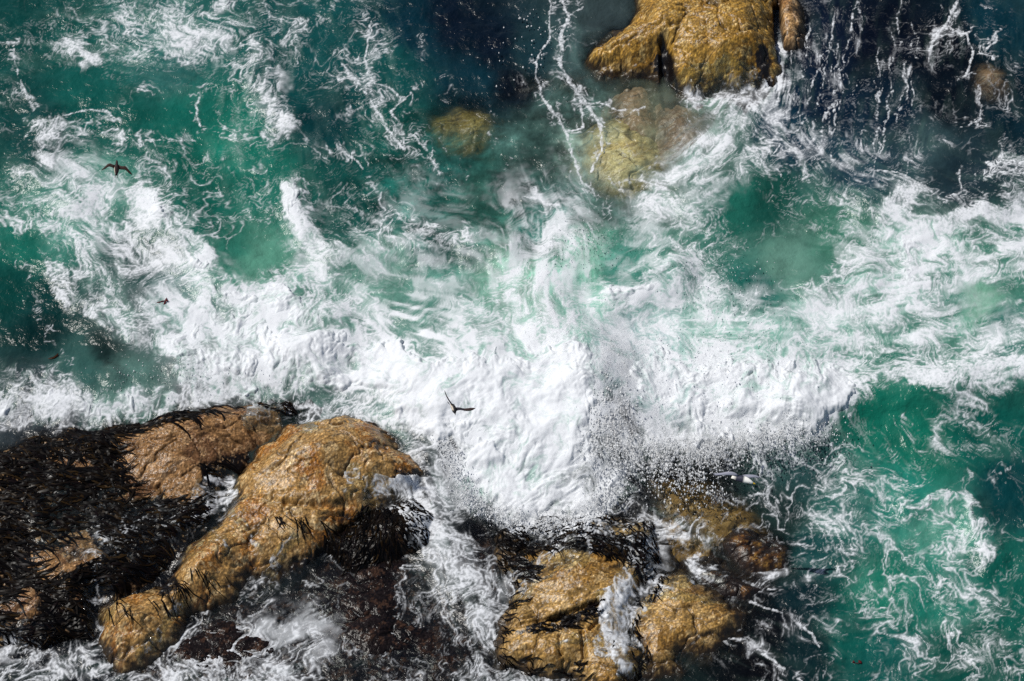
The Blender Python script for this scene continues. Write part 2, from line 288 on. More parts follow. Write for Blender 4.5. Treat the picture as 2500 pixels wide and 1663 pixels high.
FLOWP = [(100, 100, 10), (400, 120, 15), (600, 250, 100), (850, 200, 70), (950, 400, 55), (700, 400, 80), (250, 500, 40), (450, 750, 45), (150, 700, 70), (300, 300, 10), (650, 600, 50), (850, 700, 40), (1000, 650, 10),
    (1300, 650, 90), (1300, 900, 80), (1550, 900, 70), (1750, 950, 80), (1950, 960, 100), (1700, 650, 150), (1800, 750, 5), (2100, 700, 170), (2300, 650, 170), (2400, 850, 165), (2050, 200, 95), (2200, 250, 110), (1950, 100, 100),
    (1700, 350, 140), (1800, 250, 120), (1900, 400, 60), (2400, 200, 95), (2350, 450, 20), (2100, 500, 30), (2150, 1050, 60), (2300, 1100, 30), (2100, 1250, 25), (2300, 1300, 110), (2000, 1400, 150), (2200, 1550, 160),
    (1950, 1550, 30), (1850, 1500, 20), (2050, 1150, 25), (100, 980, 100), (350, 950, 100), (600, 880, 95), (800, 850, 80), (800, 1000, 170), (500, 1300, -20), (300, 1350, -20), (700, 1550, -30), (1000, 1350, 10), (1100, 1400, 75),
    (1000, 1250, 60), (900, 1550, 0), (1350, 1300, -30), (1500, 1500, 90), (1700, 1350, 20), (1300, 1500, 80), (1200, 400, 70), (1450, 300, 75), (1550, 450, 20), (1100, 500, 10), (150, 1150, -15), (450, 1080, 20)]
FL = control([(x, y, math.cos(2 * R(a)), math.sin(2 * R(a))) for x, y, a in FLOWP], 90, 2)

# swell: height strokes (metres)
HGT = np.zeros_like(DEN)
for pts, wd, v, s in [
    ([(1930, 1010), (2060, 985), (2150, 950), (2300, 950), (2500, 890)], 60, .55, 2.2), ([(1500, 1000), (1700, 960), (1900, 955)], 130, .62, 2.4),
    ([(1150, 950), (1350, 1000)], 240, 1.1, 1.3), ([(1330, 720), (1360, 800), (1450, 900)], 80, .45, 2.2), ([(1390, 580)], 80, .3, 2.4), ([(1500, 740), (1640, 670)], 60, .5, 1.8),
    ([(820, 620), (950, 590), (1100, 580), (1230, 610)], 50, .45, 2.2), ([(420, 540), (520, 660), (640, 730), (780, 800)], 90, .45, 1.6), ([(200, 660), (280, 740), (420, 830)], 90, .2, 2.0),
    ([(0, 940), (300, 950), (560, 900), (760, 900)], 80, .45, 1.5), ([(280, 930)], 30, .3, 2.0), ([(2219, 1235), (2300, 1220), (2365, 1240), (2392, 1300), (2419, 1360)], 40, .3, 2.0),
    ([(120, 300), (90, 400), (180, 480)], 60, .25, 2.0), ([(640, 150), (660, 250), (700, 290)], 40, .25, 2.4), ([(710, 466), (750, 580)], 40, .3, 2.0), ([(2150, 480), (2350, 520), (2500, 420)], 70, .35, 2.0),
    ([(2000, 690), (2100, 660)], 60, .3, 2.0), ([(1900, 400), (1700, 480)], 60, .3, 2.0), ([(1020, 1140), (1060, 1300), (1170, 1480)], 80, .22, 1.4), ([(1490, 1430), (1490, 1540)], 40, .15, 1.5)]:
    stroke(HGT, pts, wd, v, s, 'add')
HGT *= .62

# ------------------------------------------------------------------ rocks (outline in photo pixels, height in metres)
#   name, label, polygon, z top, edge width m, palette, weed cover, extra bumps (px, py, radius px, metres)
ROCKS = [
 ('rock', 'large glittering ochre rock with a black wet cleft, rising from the dark sea', 'ochre',
  [(1450, 150), (1490, 110), (1530, 70), (1560, 30), (1590, -40), (1680, -160), (1850, -160), (1885, -40), (1890, 40), (1888, 100), (1895, 150), (1880, 195), (1800, 215), (1700, 220), (1665, 215), (1620, 205), (1580, 185), (1520, 168), (1470, 160)],
  .95, 1.15, [(1740, 60, 130, .35), (1620, 90, 60, .15)]),
 ('rock', 'small tan fin of rock beside the large ochre rock, across a narrow black gap', 'tan',
  [(1912, 20), (1930, 20), (1942, 60), (1930, 105), (1915, 110), (1905, 70)], .45, .3, []),
 ('rock', 'pale brown rock under rushing white water below the large ochre rock', 'greytan',
  [(1635, 235), (1700, 250), (1720, 330), (1690, 380), (1640, 340), (1620, 280)], -.1, .6, []),
 ('rock', 'narrow brown ledge under clear dark water just below the black cleft', 'greytan',
  [(1530, 200), (1565, 200), (1572, 290), (1545, 290), (1525, 245)], -.14, .35, []),
 ('rock', 'broken tan ledge just under the water beside a white foam streak', 'tan',
  [(1280, 200), (1330, 185), (1385, 170), (1440, 180), (1420, 215), (1340, 215), (1290, 215)], -.12, .35, []),
 ('rock', 'murky olive sunken boulder in the green water, alone at the dark edge', 'olive',
  [(1050, 272), (1100, 258), (1140, 268), (1190, 262), (1205, 300), (1160, 335), (1130, 320), (1090, 338), (1055, 318)], -.16, .9, []),
 ('rock', 'round sandy sunken boulder in milky green water between foam streaks', 'sandy',
  [(1425, 340), (1470, 290), (1530, 270), (1590, 305), (1618, 380), (1600, 450), (1550, 490), (1480, 480), (1435, 410)], -.05, 1.1, []),
 ('rock', 'little brown rock knob under dark laced water, away from all other rocks', 'greytan',
  [(2400, 165), (2425, 155), (2450, 175), (2450, 200), (2425, 210), (2400, 195)], -.1, .35, []),
 ('rock', 'dark weed-hung rock shelf with one bare pinkish tan patch, below the breaking surf', 'weedy',
  [(-120, 1130), (0, 1085), (150, 1050), (300, 1035), (450, 1010), (600, 985), (700, 985), (720, 1010), (650, 1070), (590, 1150), (540, 1230), (490, 1310), (440, 1390), (330, 1450), (240, 1480), (225, 1560), (100, 1570), (0, 1570), (-120, 1560)],
  .38, .9, [(450, 1085, 130, .28), (150, 1390, 100, .25), (60, 1500, 70, .1), (330, 1250, 120, -.12), (240, 1460, 40, -.2)]),
 ('rock', 'long golden rock ridge with a smooth rounded dome, standing proud of the wash', 'golden',
  [(780, 1040), (700, 1055), (645, 1110), (605, 1170), (560, 1240), (505, 1310), (450, 1375), (420, 1430), (340, 1465), (250, 1490), (242, 1560), (300, 1615), (380, 1605), (440, 1525), (520, 1465), (565, 1445), (620, 1395), (680, 1400), (790, 1330), (850, 1280), (900, 1250), (950, 1215), (1000, 1195), (1020, 1165), (990, 1120), (945, 1075), (880, 1040)],
  .72, .95, [(800, 1140, 130, .5), (480, 1400, 70, .2), (320, 1530, 60, .15), (660, 1370, 30, -.25), (860, 1190, 40, -.25)]),
 ('rock', 'black weedy mound with white water pouring off it, below the golden ridge', 'black',
  [(800, 1330), (850, 1290), (920, 1260), (1000, 1230), (1040, 1270), (1030, 1320), (960, 1350), (860, 1370)], .42, .5, []),
 ('rock', 'low dark brown reef washed by lacy foam in the gully between the golden rocks', 'reef',
  [(430, 1520), (560, 1470), (700, 1400), (850, 1330), (1000, 1330), (1100, 1350), (1200, 1250), (1260, 1300), (1260, 1480), (1230, 1663), (1230, 1800), (300, 1800), (300, 1640)], -.06, .7, [(950, 1370, 90, .1), (900, 1500, 120, .08)]),
 ('rock', 'broad golden slab cut by a dark sloping crack, under the white splash', 'golden2',
  [(1225, 1500), (1235, 1440), (1215, 1370), (1230, 1300), (1330, 1280), (1450, 1275), (1590, 1290), (1620, 1390), (1605, 1430), (1560, 1460), (1540, 1540), (1560, 1610), (1560, 1650), (1520, 1700), (1440, 1690), (1390, 1650), (1280, 1650), (1235, 1620), (1225, 1560)],
  .5, .8, [(1420, 1420, 120, .28), (1350, 1600, 80, .15), (1300, 1330, 80, -.15)]),
 ('rock', 'yellow brown flat boulder with foam along its shoulder and black water at its foot', 'golden2',
  [(1520, 1530), (1550, 1470), (1610, 1420), (1660, 1415), (1700, 1430), (1770, 1450), (1820, 1500), (1815, 1560), (1740, 1595), (1660, 1605), (1665, 1640), (1600, 1660), (1555, 1640), (1540, 1580)],
  .34, .8, [(1690, 1500, 100, .14)]),
 ('rock', 'murky brown rock slope sinking under the water below the flying gull', 'murky',
  [(1570, 1150), (1650, 1140), (1760, 1190), (1840, 1240), (1850, 1300), (1790, 1330), (1700, 1300), (1640, 1290), (1590, 1230)], -.07, .8, []),
 ('rock', 'small wet orange rock at the edge of the green water', 'orange',
  [(1770, 1330), (1810, 1310), (1870, 1320), (1915, 1350), (1915, 1385), (1860, 1395), (1810, 1380)], .22, .5, []),
 ('rock', 'dark rust-coloured rock between the flat boulder and the small orange rock', 'rust',
  [(1700, 1380), (1735, 1375), (1790, 1400), (1850, 1440), (1830, 1470), (1770, 1450), (1720, 1425)], .14, .45, []),
]
PAL = {k: [lin(c) for c in v] for k, v in dict(
  ochre=[(166, 128, 56), (136, 100, 36), (190, 160, 100), (60, 44, 20)], tan=[(178, 140, 92), (150, 110, 66), (190, 160, 120), (70, 50, 36)],
  greytan=[(150, 120, 90), (120, 92, 66), (170, 150, 124), (60, 46, 36)], olive=[(150, 132, 70), (128, 108, 54), (166, 150, 92), (60, 50, 26)],
  sandy=[(196, 180, 128), (184, 160, 102), (190, 172, 124), (100, 80, 44)], weedy=[(140, 106, 70), (108, 78, 54), (164, 132, 96), (34, 24, 20)],
  golden=[(162, 126, 74), (150, 98, 38), (190, 162, 116), (56, 40, 22)], golden2=[(160, 126, 70), (140, 102, 44), (184, 154, 104), (56, 40, 22)],
  black=[(24, 19, 16), (16, 13, 12), (52, 38, 24), (9, 8, 8)], reef=[(26, 20, 20), (15, 12, 14), (62, 44, 34), (8, 7, 9)],
  murky=[(140, 108, 58), (112, 84, 44), (160, 128, 74), (56, 42, 24)], orange=[(122, 80, 32), (92, 54, 18), (146, 110, 52), (36, 22, 12)],
  rust=[(84, 52, 24), (54, 34, 18), (120, 84, 40), (26, 18, 12)]).items()}

BED = np.full(X.shape, -2.2, f32)                   # top of all the rock
RK = []
for name, label, pal, poly, top, ew, bumps in ROCKS:
    p = np.array(poly, float)
    x0, x1, y0, y1 = p[:, 0].min() - 110, p[:, 0].max() + 110, p[:, 1].min() - 110, p[:, 1].max() + 110
    gx0, _ = ground(x0, y0); gxb, gyb = ground(x0, y1); gx1, gyt = ground(x1, y0); gx1b, _ = ground(x1, y1)
    i0 = max(0, int((min(gx0, gxb) - gx[0]) / DX)); i1 = min(NX, int((max(gx1, gx1b) - gx[0]) / DX) + 1)
    j0 = max(0, int((gyb - gy[0]) / DY)); j1 = min(NY, int((gyt - gy[0]) / DY) + 1)
    sl = (slice(j0, j1), slice(i0, i1)); xs, ys, pxs, pys = X[sl], Y[sl], PX0[sl], PY0[sl]
    seed = len(RK) * 11 + 40
    wob = fbm(xs * 1.1, ys * 1.1, 3, seed, .4) * 30 + fbm(xs * 4, ys * 4, 2, seed + 5) * 3
    s = (sdist(pxs, pys, poly) + wob * min(1, ew + .2)) * MPP
    t = np.clip((s + .75) / (ew + .75), 0, 1.0)
    z = -1.15 + (top + 1.15) * (1 - (1 - t) ** 2.1)
    for bx, by, br, bh in bumps:
        z += bh * np.exp(-((pxs - bx) ** 2 + ((pys - by) * 1.1) ** 2) / (br * .8) ** 2)
    ins = sstep(-.3, .3, s)
    und = .5 + .5 * np.clip(top + .5, 0, 1)
    z += und * (.22 * fbm(xs * .5, ys * .5, 4, seed + 7, .3) + .014 * fbm(xs * 2.0, ys * 2.0, 2, seed + 9) + .004 * fbm(xs * 9, ys * 9, 3, seed + 12))
    ridg = 1 - np.abs(fbm(xs * .55 + .4 * ys, ys * .9, 3, seed + 15)) * 6
    z -= .06 * und * sstep(.7, 1, ridg)                                 # joints and cracks
    wf = worley(xs * .75 + .5 * fbm(xs, ys, 3, seed + 61), ys * 1.15 + .5 * fbm(xs, ys, 3, seed + 64), seed + 66); crk = sstep(.075, .0, wf[1] - wf[0]) * sstep(-.15, .15, fbm(xs * .8, ys * .8, 2, seed + 69))
    z -= .075 * und * crk; z += und * (.10 * (.5 - wf[0]) + .05 * np.abs(fbm(xs * 2.2, ys * 3.0, 3, seed + 71)))
    pit = worley(xs * 7, ys * 7, seed)[0]; z -= .02 * und * sstep(.22, .05, pit)
    z = np.minimum(z, top + .9).astype(f32)
    RK.append(dict(name=name, label=label, pal=pal, sl=sl, s=s, z=z, seed=seed, crk=crk))
    BED[sl] = np.maximum(BED[sl], np.where(s > -.7, z, -2.2))
# the dark cleft and crack lines on two of the rocks
def carve(pts, wd, depth):
    A = np.zeros_like(DEN); stroke(A, pts, wd, 1.0, .8); return look(A, PX0, PY0) * depth
CARVE = np.zeros(X.shape, f32)
for pts, wd, d in [([(1620, 150), (1634, 240)], 22, .30), ([(1265, 1548), (1370, 1530)], 9, .12), ([(1350, 1534), (1455, 1500)], 13, .22), ([(700, 1260), (760, 1270), (850, 1255)], 10, .12), ([(620, 1240), (700, 1262)], 8, .08),
                   ([(1895, 30), (1900, 90), (1905, 150)], 14, .5), ([(1440, 1560), (1480, 1520)], 7, .14), ([(1420, 1570), (1425, 1620)], 8, .12), ([(1365, 1580), (1368, 1620)], 7, .1), ([(1800, 20), (1806, 40)], 12, .1)]:
    CARVE += carve(pts, wd, d)
BED -= CARVE

# ------------------------------------------------------------------ sea surface height
zs = look(HGT, PX0, PY0)
D0 = look(DEN, PX0, PY0)
chop = .16 * fbm(X * .28, Y * .34, 3, 1) + .05 * fbm(X * .9, Y * 1.1, 3, 5)
shelter = sstep(1150, 1320, PY0) * (1 - sstep(1850, 2000, PX0))
zs = zs + chop * (1 - .7 * shelter)
# thin films of water running over the rocks
FILM = np.zeros_like(DEN)
for pts, wd, v in [([(1610, 1300), (1560, 1430), (1510, 1480), (1500, 1560), (1545, 1615)], 80, 1), ([(1640, 1330), (1740, 1390)], 70, 1), ([(1560, 1440), (1680, 1410)], 50, 1), ([(535, 1205), (490, 1265), (430, 1330), (330, 1370)], 100, 1),
                   ([(150, 1270), (300, 1290), (400, 1310)], 150, 1), ([(330, 1370), (250, 1400), (235, 1530)], 60, 1), ([(710, 1310), (660, 1400)], 30, 1), ([(1690, 215), (1790, 180), (1830, 215)], 80, 1),
                   ([(860, 1160), (860, 1180)], 50, 1), ([(930, 1200), (1010, 1200), (1030, 1300)], 70, 1), ([(560, 1250), (600, 1290), (620, 1330)], 24, 1), ([(500, 1290), (550, 1340)], 24, 1), ([(340, 1600), (440, 1480)], 24, 1),
                   ([(1260, 1440), (1330, 1370), (1420, 1350)], 50, 1), ([(1280, 1300), (1420, 1290), (1560, 1300)], 60, 1), ([(0, 1540), (120, 1560)], 60, 1), ([(1620, 1460), (1760, 1470)], 14, 1), ([(1360, 1570), (1440, 1550)], 14, 1), ([(640, 1020), (760, 1010)], 60, 1)]:
    stroke(FILM, pts, wd, v, .5)
PXB, PYB = project(X, Y, np.maximum(BED, 0)); film = look(FILM, PXB + 30 * fbm(X * 1.5, Y * 1.5, 3, 60), PYB + 30 * fbm(X * 1.5, Y * 1.5, 3, 66))
def blur(A, n):
    for ax in (0, 1):
        P_ = np.pad(A, [(n + 1, n) if a == ax else (0, 0) for a in (0, 1)], mode='edge'); c = np.cumsum(P_, axis=ax, dtype=np.float64)
        A = ((c[2 * n + 1:] - c[:-2 * n - 1]) if ax == 0 else (c[:, 2 * n + 1:] - c[:, :-2 * n - 1])) / (2 * n + 1)
    return A.astype(f32)
BSM = blur(blur(np.maximum(BED, -.3), 9), 7)
zs = np.where(film > .4, np.maximum(zs, np.maximum(BED, BSM) * sstep(.4, .6, film) + BED * (1 - sstep(.4, .6, film)) + .012 + .012 * sstep(.45, .9, film)), zs).astype(f32)

# ------------------------------------------------------------------ foam pattern: cells stretched and curled by the flow
PX, PY = project(X, Y, zs.astype(float)); PX = PX.astype(f32); PY = PY.astype(f32)
fc, fs_ = look(FL[..., 0], PX, PY), look(FL[..., 1], PX, PY)
ang = .5 * np.arctan2(fs_, fc); vx, vy = np.cos(ang).astype(f32), (-np.sin(ang) / ct).astype(f32)
def curl_warp(x, y, scale, amp, steps, seed):
    psi = fbm(X / scale, Y / scale, 3, seed, .3) * scale
    u = np.gradient(psi, DY, axis=0).astype(f32); v = -np.gradient(psi, DX, axis=1).astype(f32)
    for k in range(steps):
        uu, vv = bil(u, x, y), bil(v, x, y)
        x = x + uu * (amp / steps); y = y + vv * (amp / steps)
    return x, y
qx, qy = curl_warp(X, Y, 2.6, .26, 5, 21)
qx, qy = curl_warp(qx, qy, .9, .10, 4, 27)
q2x, q2y = curl_warp(qx, qy, .35, .04, 3, 33)
q2x = q2x + .060 * perlin(X * 4.1, Y * 4.1, 34) + .016 * perlin(X * 10, Y * 10, 35); q2y = q2y + .060 * perlin(X * 4.1, Y * 4.1, 36) + .016 * perlin(X * 10, Y * 10, 37)
def lace(x, y, s, seed):
    a, b = worley(x / s, y / s, seed); return (1 - np.clip((b - a) / .30, 0, 1)).astype(f32)
l1 = lace(q2x, q2y, .54, 3); l2 = lace(q2x, q2y, .27, 5); l3 = lace(q2x, q2y, .13, 8)
nz = fbm(qx * 1.2, qy * 1.2, 4, 51)
fine = fbm(q2x * 7, q2y * 7, 3, 55)
pat = .30 * l1 + .40 * l2 + .30 * l3 + .60 * nz + .22 * fine
def lic(A, L, n):
    s = A.copy(); wsum = 1.0
    for sg in (1, -1):
        x, y = X, Y
        for k in range(n):
            u, v = bil(vx, x, y), bil(vy, x, y)
            x = x + sg * u * (L / n); y = y + sg * v * (L / n)
            wgt = 1 - (k + 1) / (n + 1.5)
            s = s + wgt * bil(A, x, y); wsum += wgt
    return s / wsum
sharp = equalise(pat)
drawn = equalise(lic(pat + .3 * fine, .22, 6))
STK = np.full_like(DEN, .12)
for pts, wd, v in [([(2050, 150), (2150, 280)], 360, .85), ([(1900, 1000), (1500, 950), (1750, 980)], 200, .4), ([(200, 980), (600, 880)], 120, .4), ([(1900, 1450), (1950, 1560)], 180, .55), ([(1750, 320)], 200, .45), ([(900, 300)], 160, .4)]:
    stroke(STK, pts, wd, v, .6)
stk = look(STK, PX, PY)
pat = equalise(sharp * (1 - stk) + drawn * stk)
soft = equalise(lic(.6 * l1 + .7 * nz + .4 * fbm(qx * 3, qy * 3, 3, 71), .5, 6))

wx = 16 * fbm(X * 1.2, Y * 1.2, 3, 80) + 9 * fbm(X * 4, Y * 4, 2, 84)
wy = 16 * fbm(X * 1.2, Y * 1.2, 3, 88) + 9 * fbm(X * 4, Y * 4, 2, 92)
den = np.clip(look(DEN, PX + 1.8 * wx, PY + 1.8 * wy) + .20 * fbm(X * .8, Y * .8, 4, 96), 0, 1.1)
line = look(LINE, PX + .45 * wx, PY + .45 * wy)
den0 = den; den = np.clip(den, 0, 1.1) ** 1.14 * .98
thr = 1 - den ** 1.25 * .93
puffy = equalise(fbm(q2x * 1.1, q2y * 1.1, 7, 201, .66) + .25 * (soft - .5)); puffh = equalise(fbm(X * .9 + .1 * qx, Y * 1.1 + .1 * qy, 4, 201, .42))
dense = sstep(.5, .8, den)
pat0 = pat; pat = pat * (1 - dense) + (.35 * pat + .65 * puffy) * dense
LACE = np.zeros_like(DEN)                        # where the foam is drawn out into a net
for pts, wd, v in [([(480, 1560), (700, 1440), (900, 1400), (1100, 1420)], 260, .20), ([(700, 1600), (1150, 1600)], 160, .22), ([(30, 1620), (300, 1620)], 90, .36), ([(850, 1330), (1050, 1270)], 90, .34), ([(1880, 1440), (1960, 1560), (1900, 1640)], 130, .2),
                   ([(2000, 1200), (2200, 1300), (2300, 1500), (2100, 1600)], 360, .16), ([(1250, 1330), (1420, 1300), (1560, 1320)], 60, .34), ([(1750, 1230), (1880, 1250), (1950, 1330)], 90, .28), ([(2250, 130), (2400, 250), (2350, 380)], 200, .05),
                   ([(300, 1280), (480, 1240)], 90, .22), ([(740, 1000), (900, 1010)], 60, .45), ([(550, 420), (520, 520)], 160, .14), ([(900, 200), (980, 380)], 120, .16)]:
    stroke(LACE, pts, wd, v, 1.)
for pts, wd, v in THREADS: stroke(LACE, pts, wd * 1.5, .45 * v, 1.)
lac = look(LACE, PX + 2 * wx, PY + 2 * wy) - .05 * sstep(.6, .3, den)
def edge(sc, seed, wd):
    wx_ = q2x + sc * .22 * fbm(X * 1.6 / sc, Y * 1.6 / sc, 3, seed + 40); wy_ = q2y + sc * .22 * fbm(X * 1.6 / sc, Y * 1.6 / sc, 3, seed + 44)
    a, b = worley(wx_ / sc, wy_ / sc, seed); e = (b - a) * sc * .5
    return np.exp(-(e / wd) ** 2).astype(f32)
tk = np.exp(.7 * fbm(X * 1.7, Y * 1.7, 3, 251))                       # the threads swell and thin out
gA, gB, gC = [equalise(fbm(qx * k, qy * k, 4, sd0, .55)) for k, sd0 in ((.55, 301), (.9, 307), (1.3, 313))]
wdt = (.012 + .026 * np.clip(den, 0, 1)) * tk
e1 = edge(.85, 3, wdt * 1.25) * sstep(-.02, .30, 1.02 * (den + lac) - .90 * gA)
e2 = edge(.42, 5, wdt) * sstep(-.02, .30, 1.0 * (den + lac) - 1.0 * gB)
e3 = edge(.21, 8, wdt * .72) * sstep(.0, .35, 1.0 * (den + .8 * lac) - 1.08 * gC)
web = np.maximum(np.maximum(e1, .92 * e2), .8 * e3)
lw = sstep(.10, .62, lic(web, .24, 5) * 1.3); sm = .15 + .75 * np.clip(stk - .15, 0, .7); web = web * (1 - sm) + lw * sm
web = np.clip(web * (.55 + .5 * np.clip(den + .7 * lac, 0, 1)) * (.75 + .5 * puffy), 0, 1)
fill = sstep(thr + .10 - .24 * dense, thr + .52 + .06 * dense, pat) * (.30 + .60 * sstep(.15, .95, den + .5 * (pat - .5)))
foam = 1 - (1 - web) * (1 - fill)
milk = sstep(thr - .45, thr + .25, soft) * np.clip(den * 1.1, 0, 1)
lf = sstep(.32, .66, line * (.92 + .4 * nz + .45 * perlin(X * 3.3, Y * 3.3, 171)) + .34 * (sharp - .5) + .22 * fine)
foam = np.maximum(foam, lf * np.clip(.75 + .7 * perlin(X * 9, Y * 9, 173), .15, 1) * (.88 - .4 * sstep(.3, .6, film)))
speck = sstep(.86, .95, equalise(fbm(q2x * 11, q2y * 11, 3, 101) + .6 * fbm(X * 2, Y * 2, 2, 105))) * sstep(.12, .4, den)
foam = np.maximum(foam, .22 * speck)
core = sstep(.78, 1.0, den0)
grain = np.exp(.55 * perlin(X * 13, Y * 13, 161) + .45 * perlin(X * 27, Y * 27, 165))
foam = np.clip(foam * (1 - .75 * core) * grain + foam * .75 * core + core * .45 * (.3 + .9 * puffy), 0, 1)
hol = sstep(.0, .42, fbm(q2x * 1.9 + .15 * fine, q2y * 2.3, 6, 401, .68)); foam = foam * (1 - .42 * core * hol)
VEIL = np.zeros_like(DEN)
for pts, wd, v in [([(870, 660), (1050, 650), (1200, 660)], 110, .5), ([(1330, 560), (1320, 700), (1380, 820), (1300, 900)], 190, .76), ([(1000, 860), (1200, 920), (1400, 1000)], 240, .9), ([(1560, 760), (1700, 830), (1850, 850)], 200, .55), ([(1480, 800), (1520, 900), (1560, 1000)], 170, .8),
                   ([(1620, 950), (1800, 970), (1950, 960)], 150, .95), ([(2000, 780), (2250, 790), (2450, 820)], 100, .5), ([(2150, 620), (2350, 640), (2480, 600)], 130, .6), ([(1750, 380), (1650, 480), (1560, 580)], 110, .5),
                   ([(300, 560), (420, 680), (560, 780), (700, 850)], 130, .6), ([(170, 420), (250, 500)], 110, .5), ([(440, 100), (520, 110)], 70, .4), ([(650, 200), (670, 280)], 60, .45), ([(740, 540), (780, 650)], 70, .6),
                   ([(1200, 1080), (1350, 1130)], 200, .95), ([(1300, 560), (1400, 540)], 100, .5), ([(1550, 700), (1640, 680)], 110, .6), ([(1100, 500), (1000, 480)], 90, .18), ([(650, 1560), (780, 1540)], 90, .4), ([(1040, 1150), (1080, 1330), (1170, 1480)], 80, .35)]:
    stroke(VEIL, pts, wd, v, 1.1)
veil = look(VEIL, PX + 2.5 * wx, PY + 2.5 * wy) * np.clip(-.08 + 1.2 * puffy * (.5 + .9 * soft), 0, 1.1)
foam = np.clip(foam + veil * (1 - .8 * foam) * (1 - .5 * core * hol), 0, 1)
# relief of the whitewater
bill = equalise(lic(np.abs(fbm(qx * 1.3, qy * 1.3, 4, 111)) + .3 * np.abs(fbm(q2x * 4.2, q2y * 4.2, 3, 115)), .12, 3))
def puff(sc, seed):
    a = worley(X / sc + .5 * fbm(X / sc, Y / sc, 3, seed + 2), Y / sc + .5 * fbm(X / sc, Y / sc, 3, seed + 4), seed)[0]
    return 1 - np.clip(a, 0, 1) ** 1.5
puffs = (.55 * puff(.75, 141) + .30 * puff(.34, 145) + .15 * puff(.16, 149) + .25 * nz).astype(f32)
rough = sstep(.35, .95, den) * (1 - sstep(.3, .6, film) * .6)
zs = zs + rough * (.045 * (puffs - .5) + .05 * (puffh - .5) + .008 * (puffy - .5)) * (1 - .9 * sstep(.3, .6, film)) + .012 * foam + .01 * fbm(X * 3.2, Y * 3.6, 3, 121)
zs = zs.astype(f32)

body = np.stack([look(BODY[..., k], PX + wx, PY + wy) for k in range(3)], -1)
lum = body @ np.array([.25, .6, .15], f32); body = body * .95 + .05 * lum[..., None] * np.array([.9, 1.0, 1.06], f32)
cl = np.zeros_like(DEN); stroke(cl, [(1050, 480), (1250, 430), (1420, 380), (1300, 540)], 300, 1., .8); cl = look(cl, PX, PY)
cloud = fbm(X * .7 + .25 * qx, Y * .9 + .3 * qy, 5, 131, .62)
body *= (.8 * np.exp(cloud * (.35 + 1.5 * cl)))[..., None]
mint = lin((150, 196, 180))
body = body * (1 - .55 * milk[..., None]) + mint * (.55 * milk[..., None]) * np.clip(.16 + 1.6 * body.sum(-1, keepdims=True), 0, 1)
CLEAR = np.full_like(DEN, .30)
stroke(CLEAR, [(1250, 1500), (600, 1550), (1500, 1400), (1750, 1420)], 260, .8, .6); stroke(CLEAR, [(1640, 280)], 150, .5, .6); stroke(CLEAR, [(1440, 330), (1540, 370), (1600, 260)], 190, .8, .7); stroke(CLEAR, [(1120, 300)], 150, .8, .6); stroke(CLEAR, [(1700, 1250), (1780, 1290)], 150, .6, .6); stroke(CLEAR, [(1460, 130), (1500, 180), (1640, 220)], 90, .9, .6); stroke(CLEAR, [(300, 1250), (450, 1150)], 200, .9, .5)
depth = np.clip(zs - BED, 0, 9); depth = np.where(film > .4, np.minimum(depth, .03), depth)
opac = 1 - np.exp(-depth / look(CLEAR, PX, PY) * np.exp(.8 * cloud * (.3 + cl)))
opac = np.clip(opac + .5 * milk * (depth > .03), 0, 1)

# ------------------------------------------------------------------ materials
def mat(name):
    m = bpy.data.materials.new(name); m.use_nodes = True; n = m.node_tree; n.nodes.clear()
    o = n.nodes.new('ShaderNodeOutputMaterial'); return m, n, o
def node(n, t, **kw):
    x = n.nodes.new(t)
    for k, v in kw.items():
        if k.startswith('i_'): x.inputs[k[2:].replace('_', ' ')].default_value = v
        else: setattr(x, k, v)
    return x
def attr(n, name): return node(n, 'ShaderNodeAttribute', attribute_name=name)
def noisebump(n, scale, dist, strength=1.0, detail=4, after=None):
    tc = node(n, 'ShaderNodeTexCoord'); t = node(n, 'ShaderNodeTexNoise'); t.inputs['Scale'].default_value = scale; t.inputs['Detail'].default_value = detail
    n.links.new(tc.outputs['Object'], t.inputs['Vector'])
    b = node(n, 'ShaderNodeBump'); b.inputs['Distance'].default_value = dist; b.inputs['Strength'].default_value = strength
    n.links.new(t.outputs['Fac'], b.inputs['Height'])
    if after: n.links.new(after.outputs[0], b.inputs['Normal'])
    return b
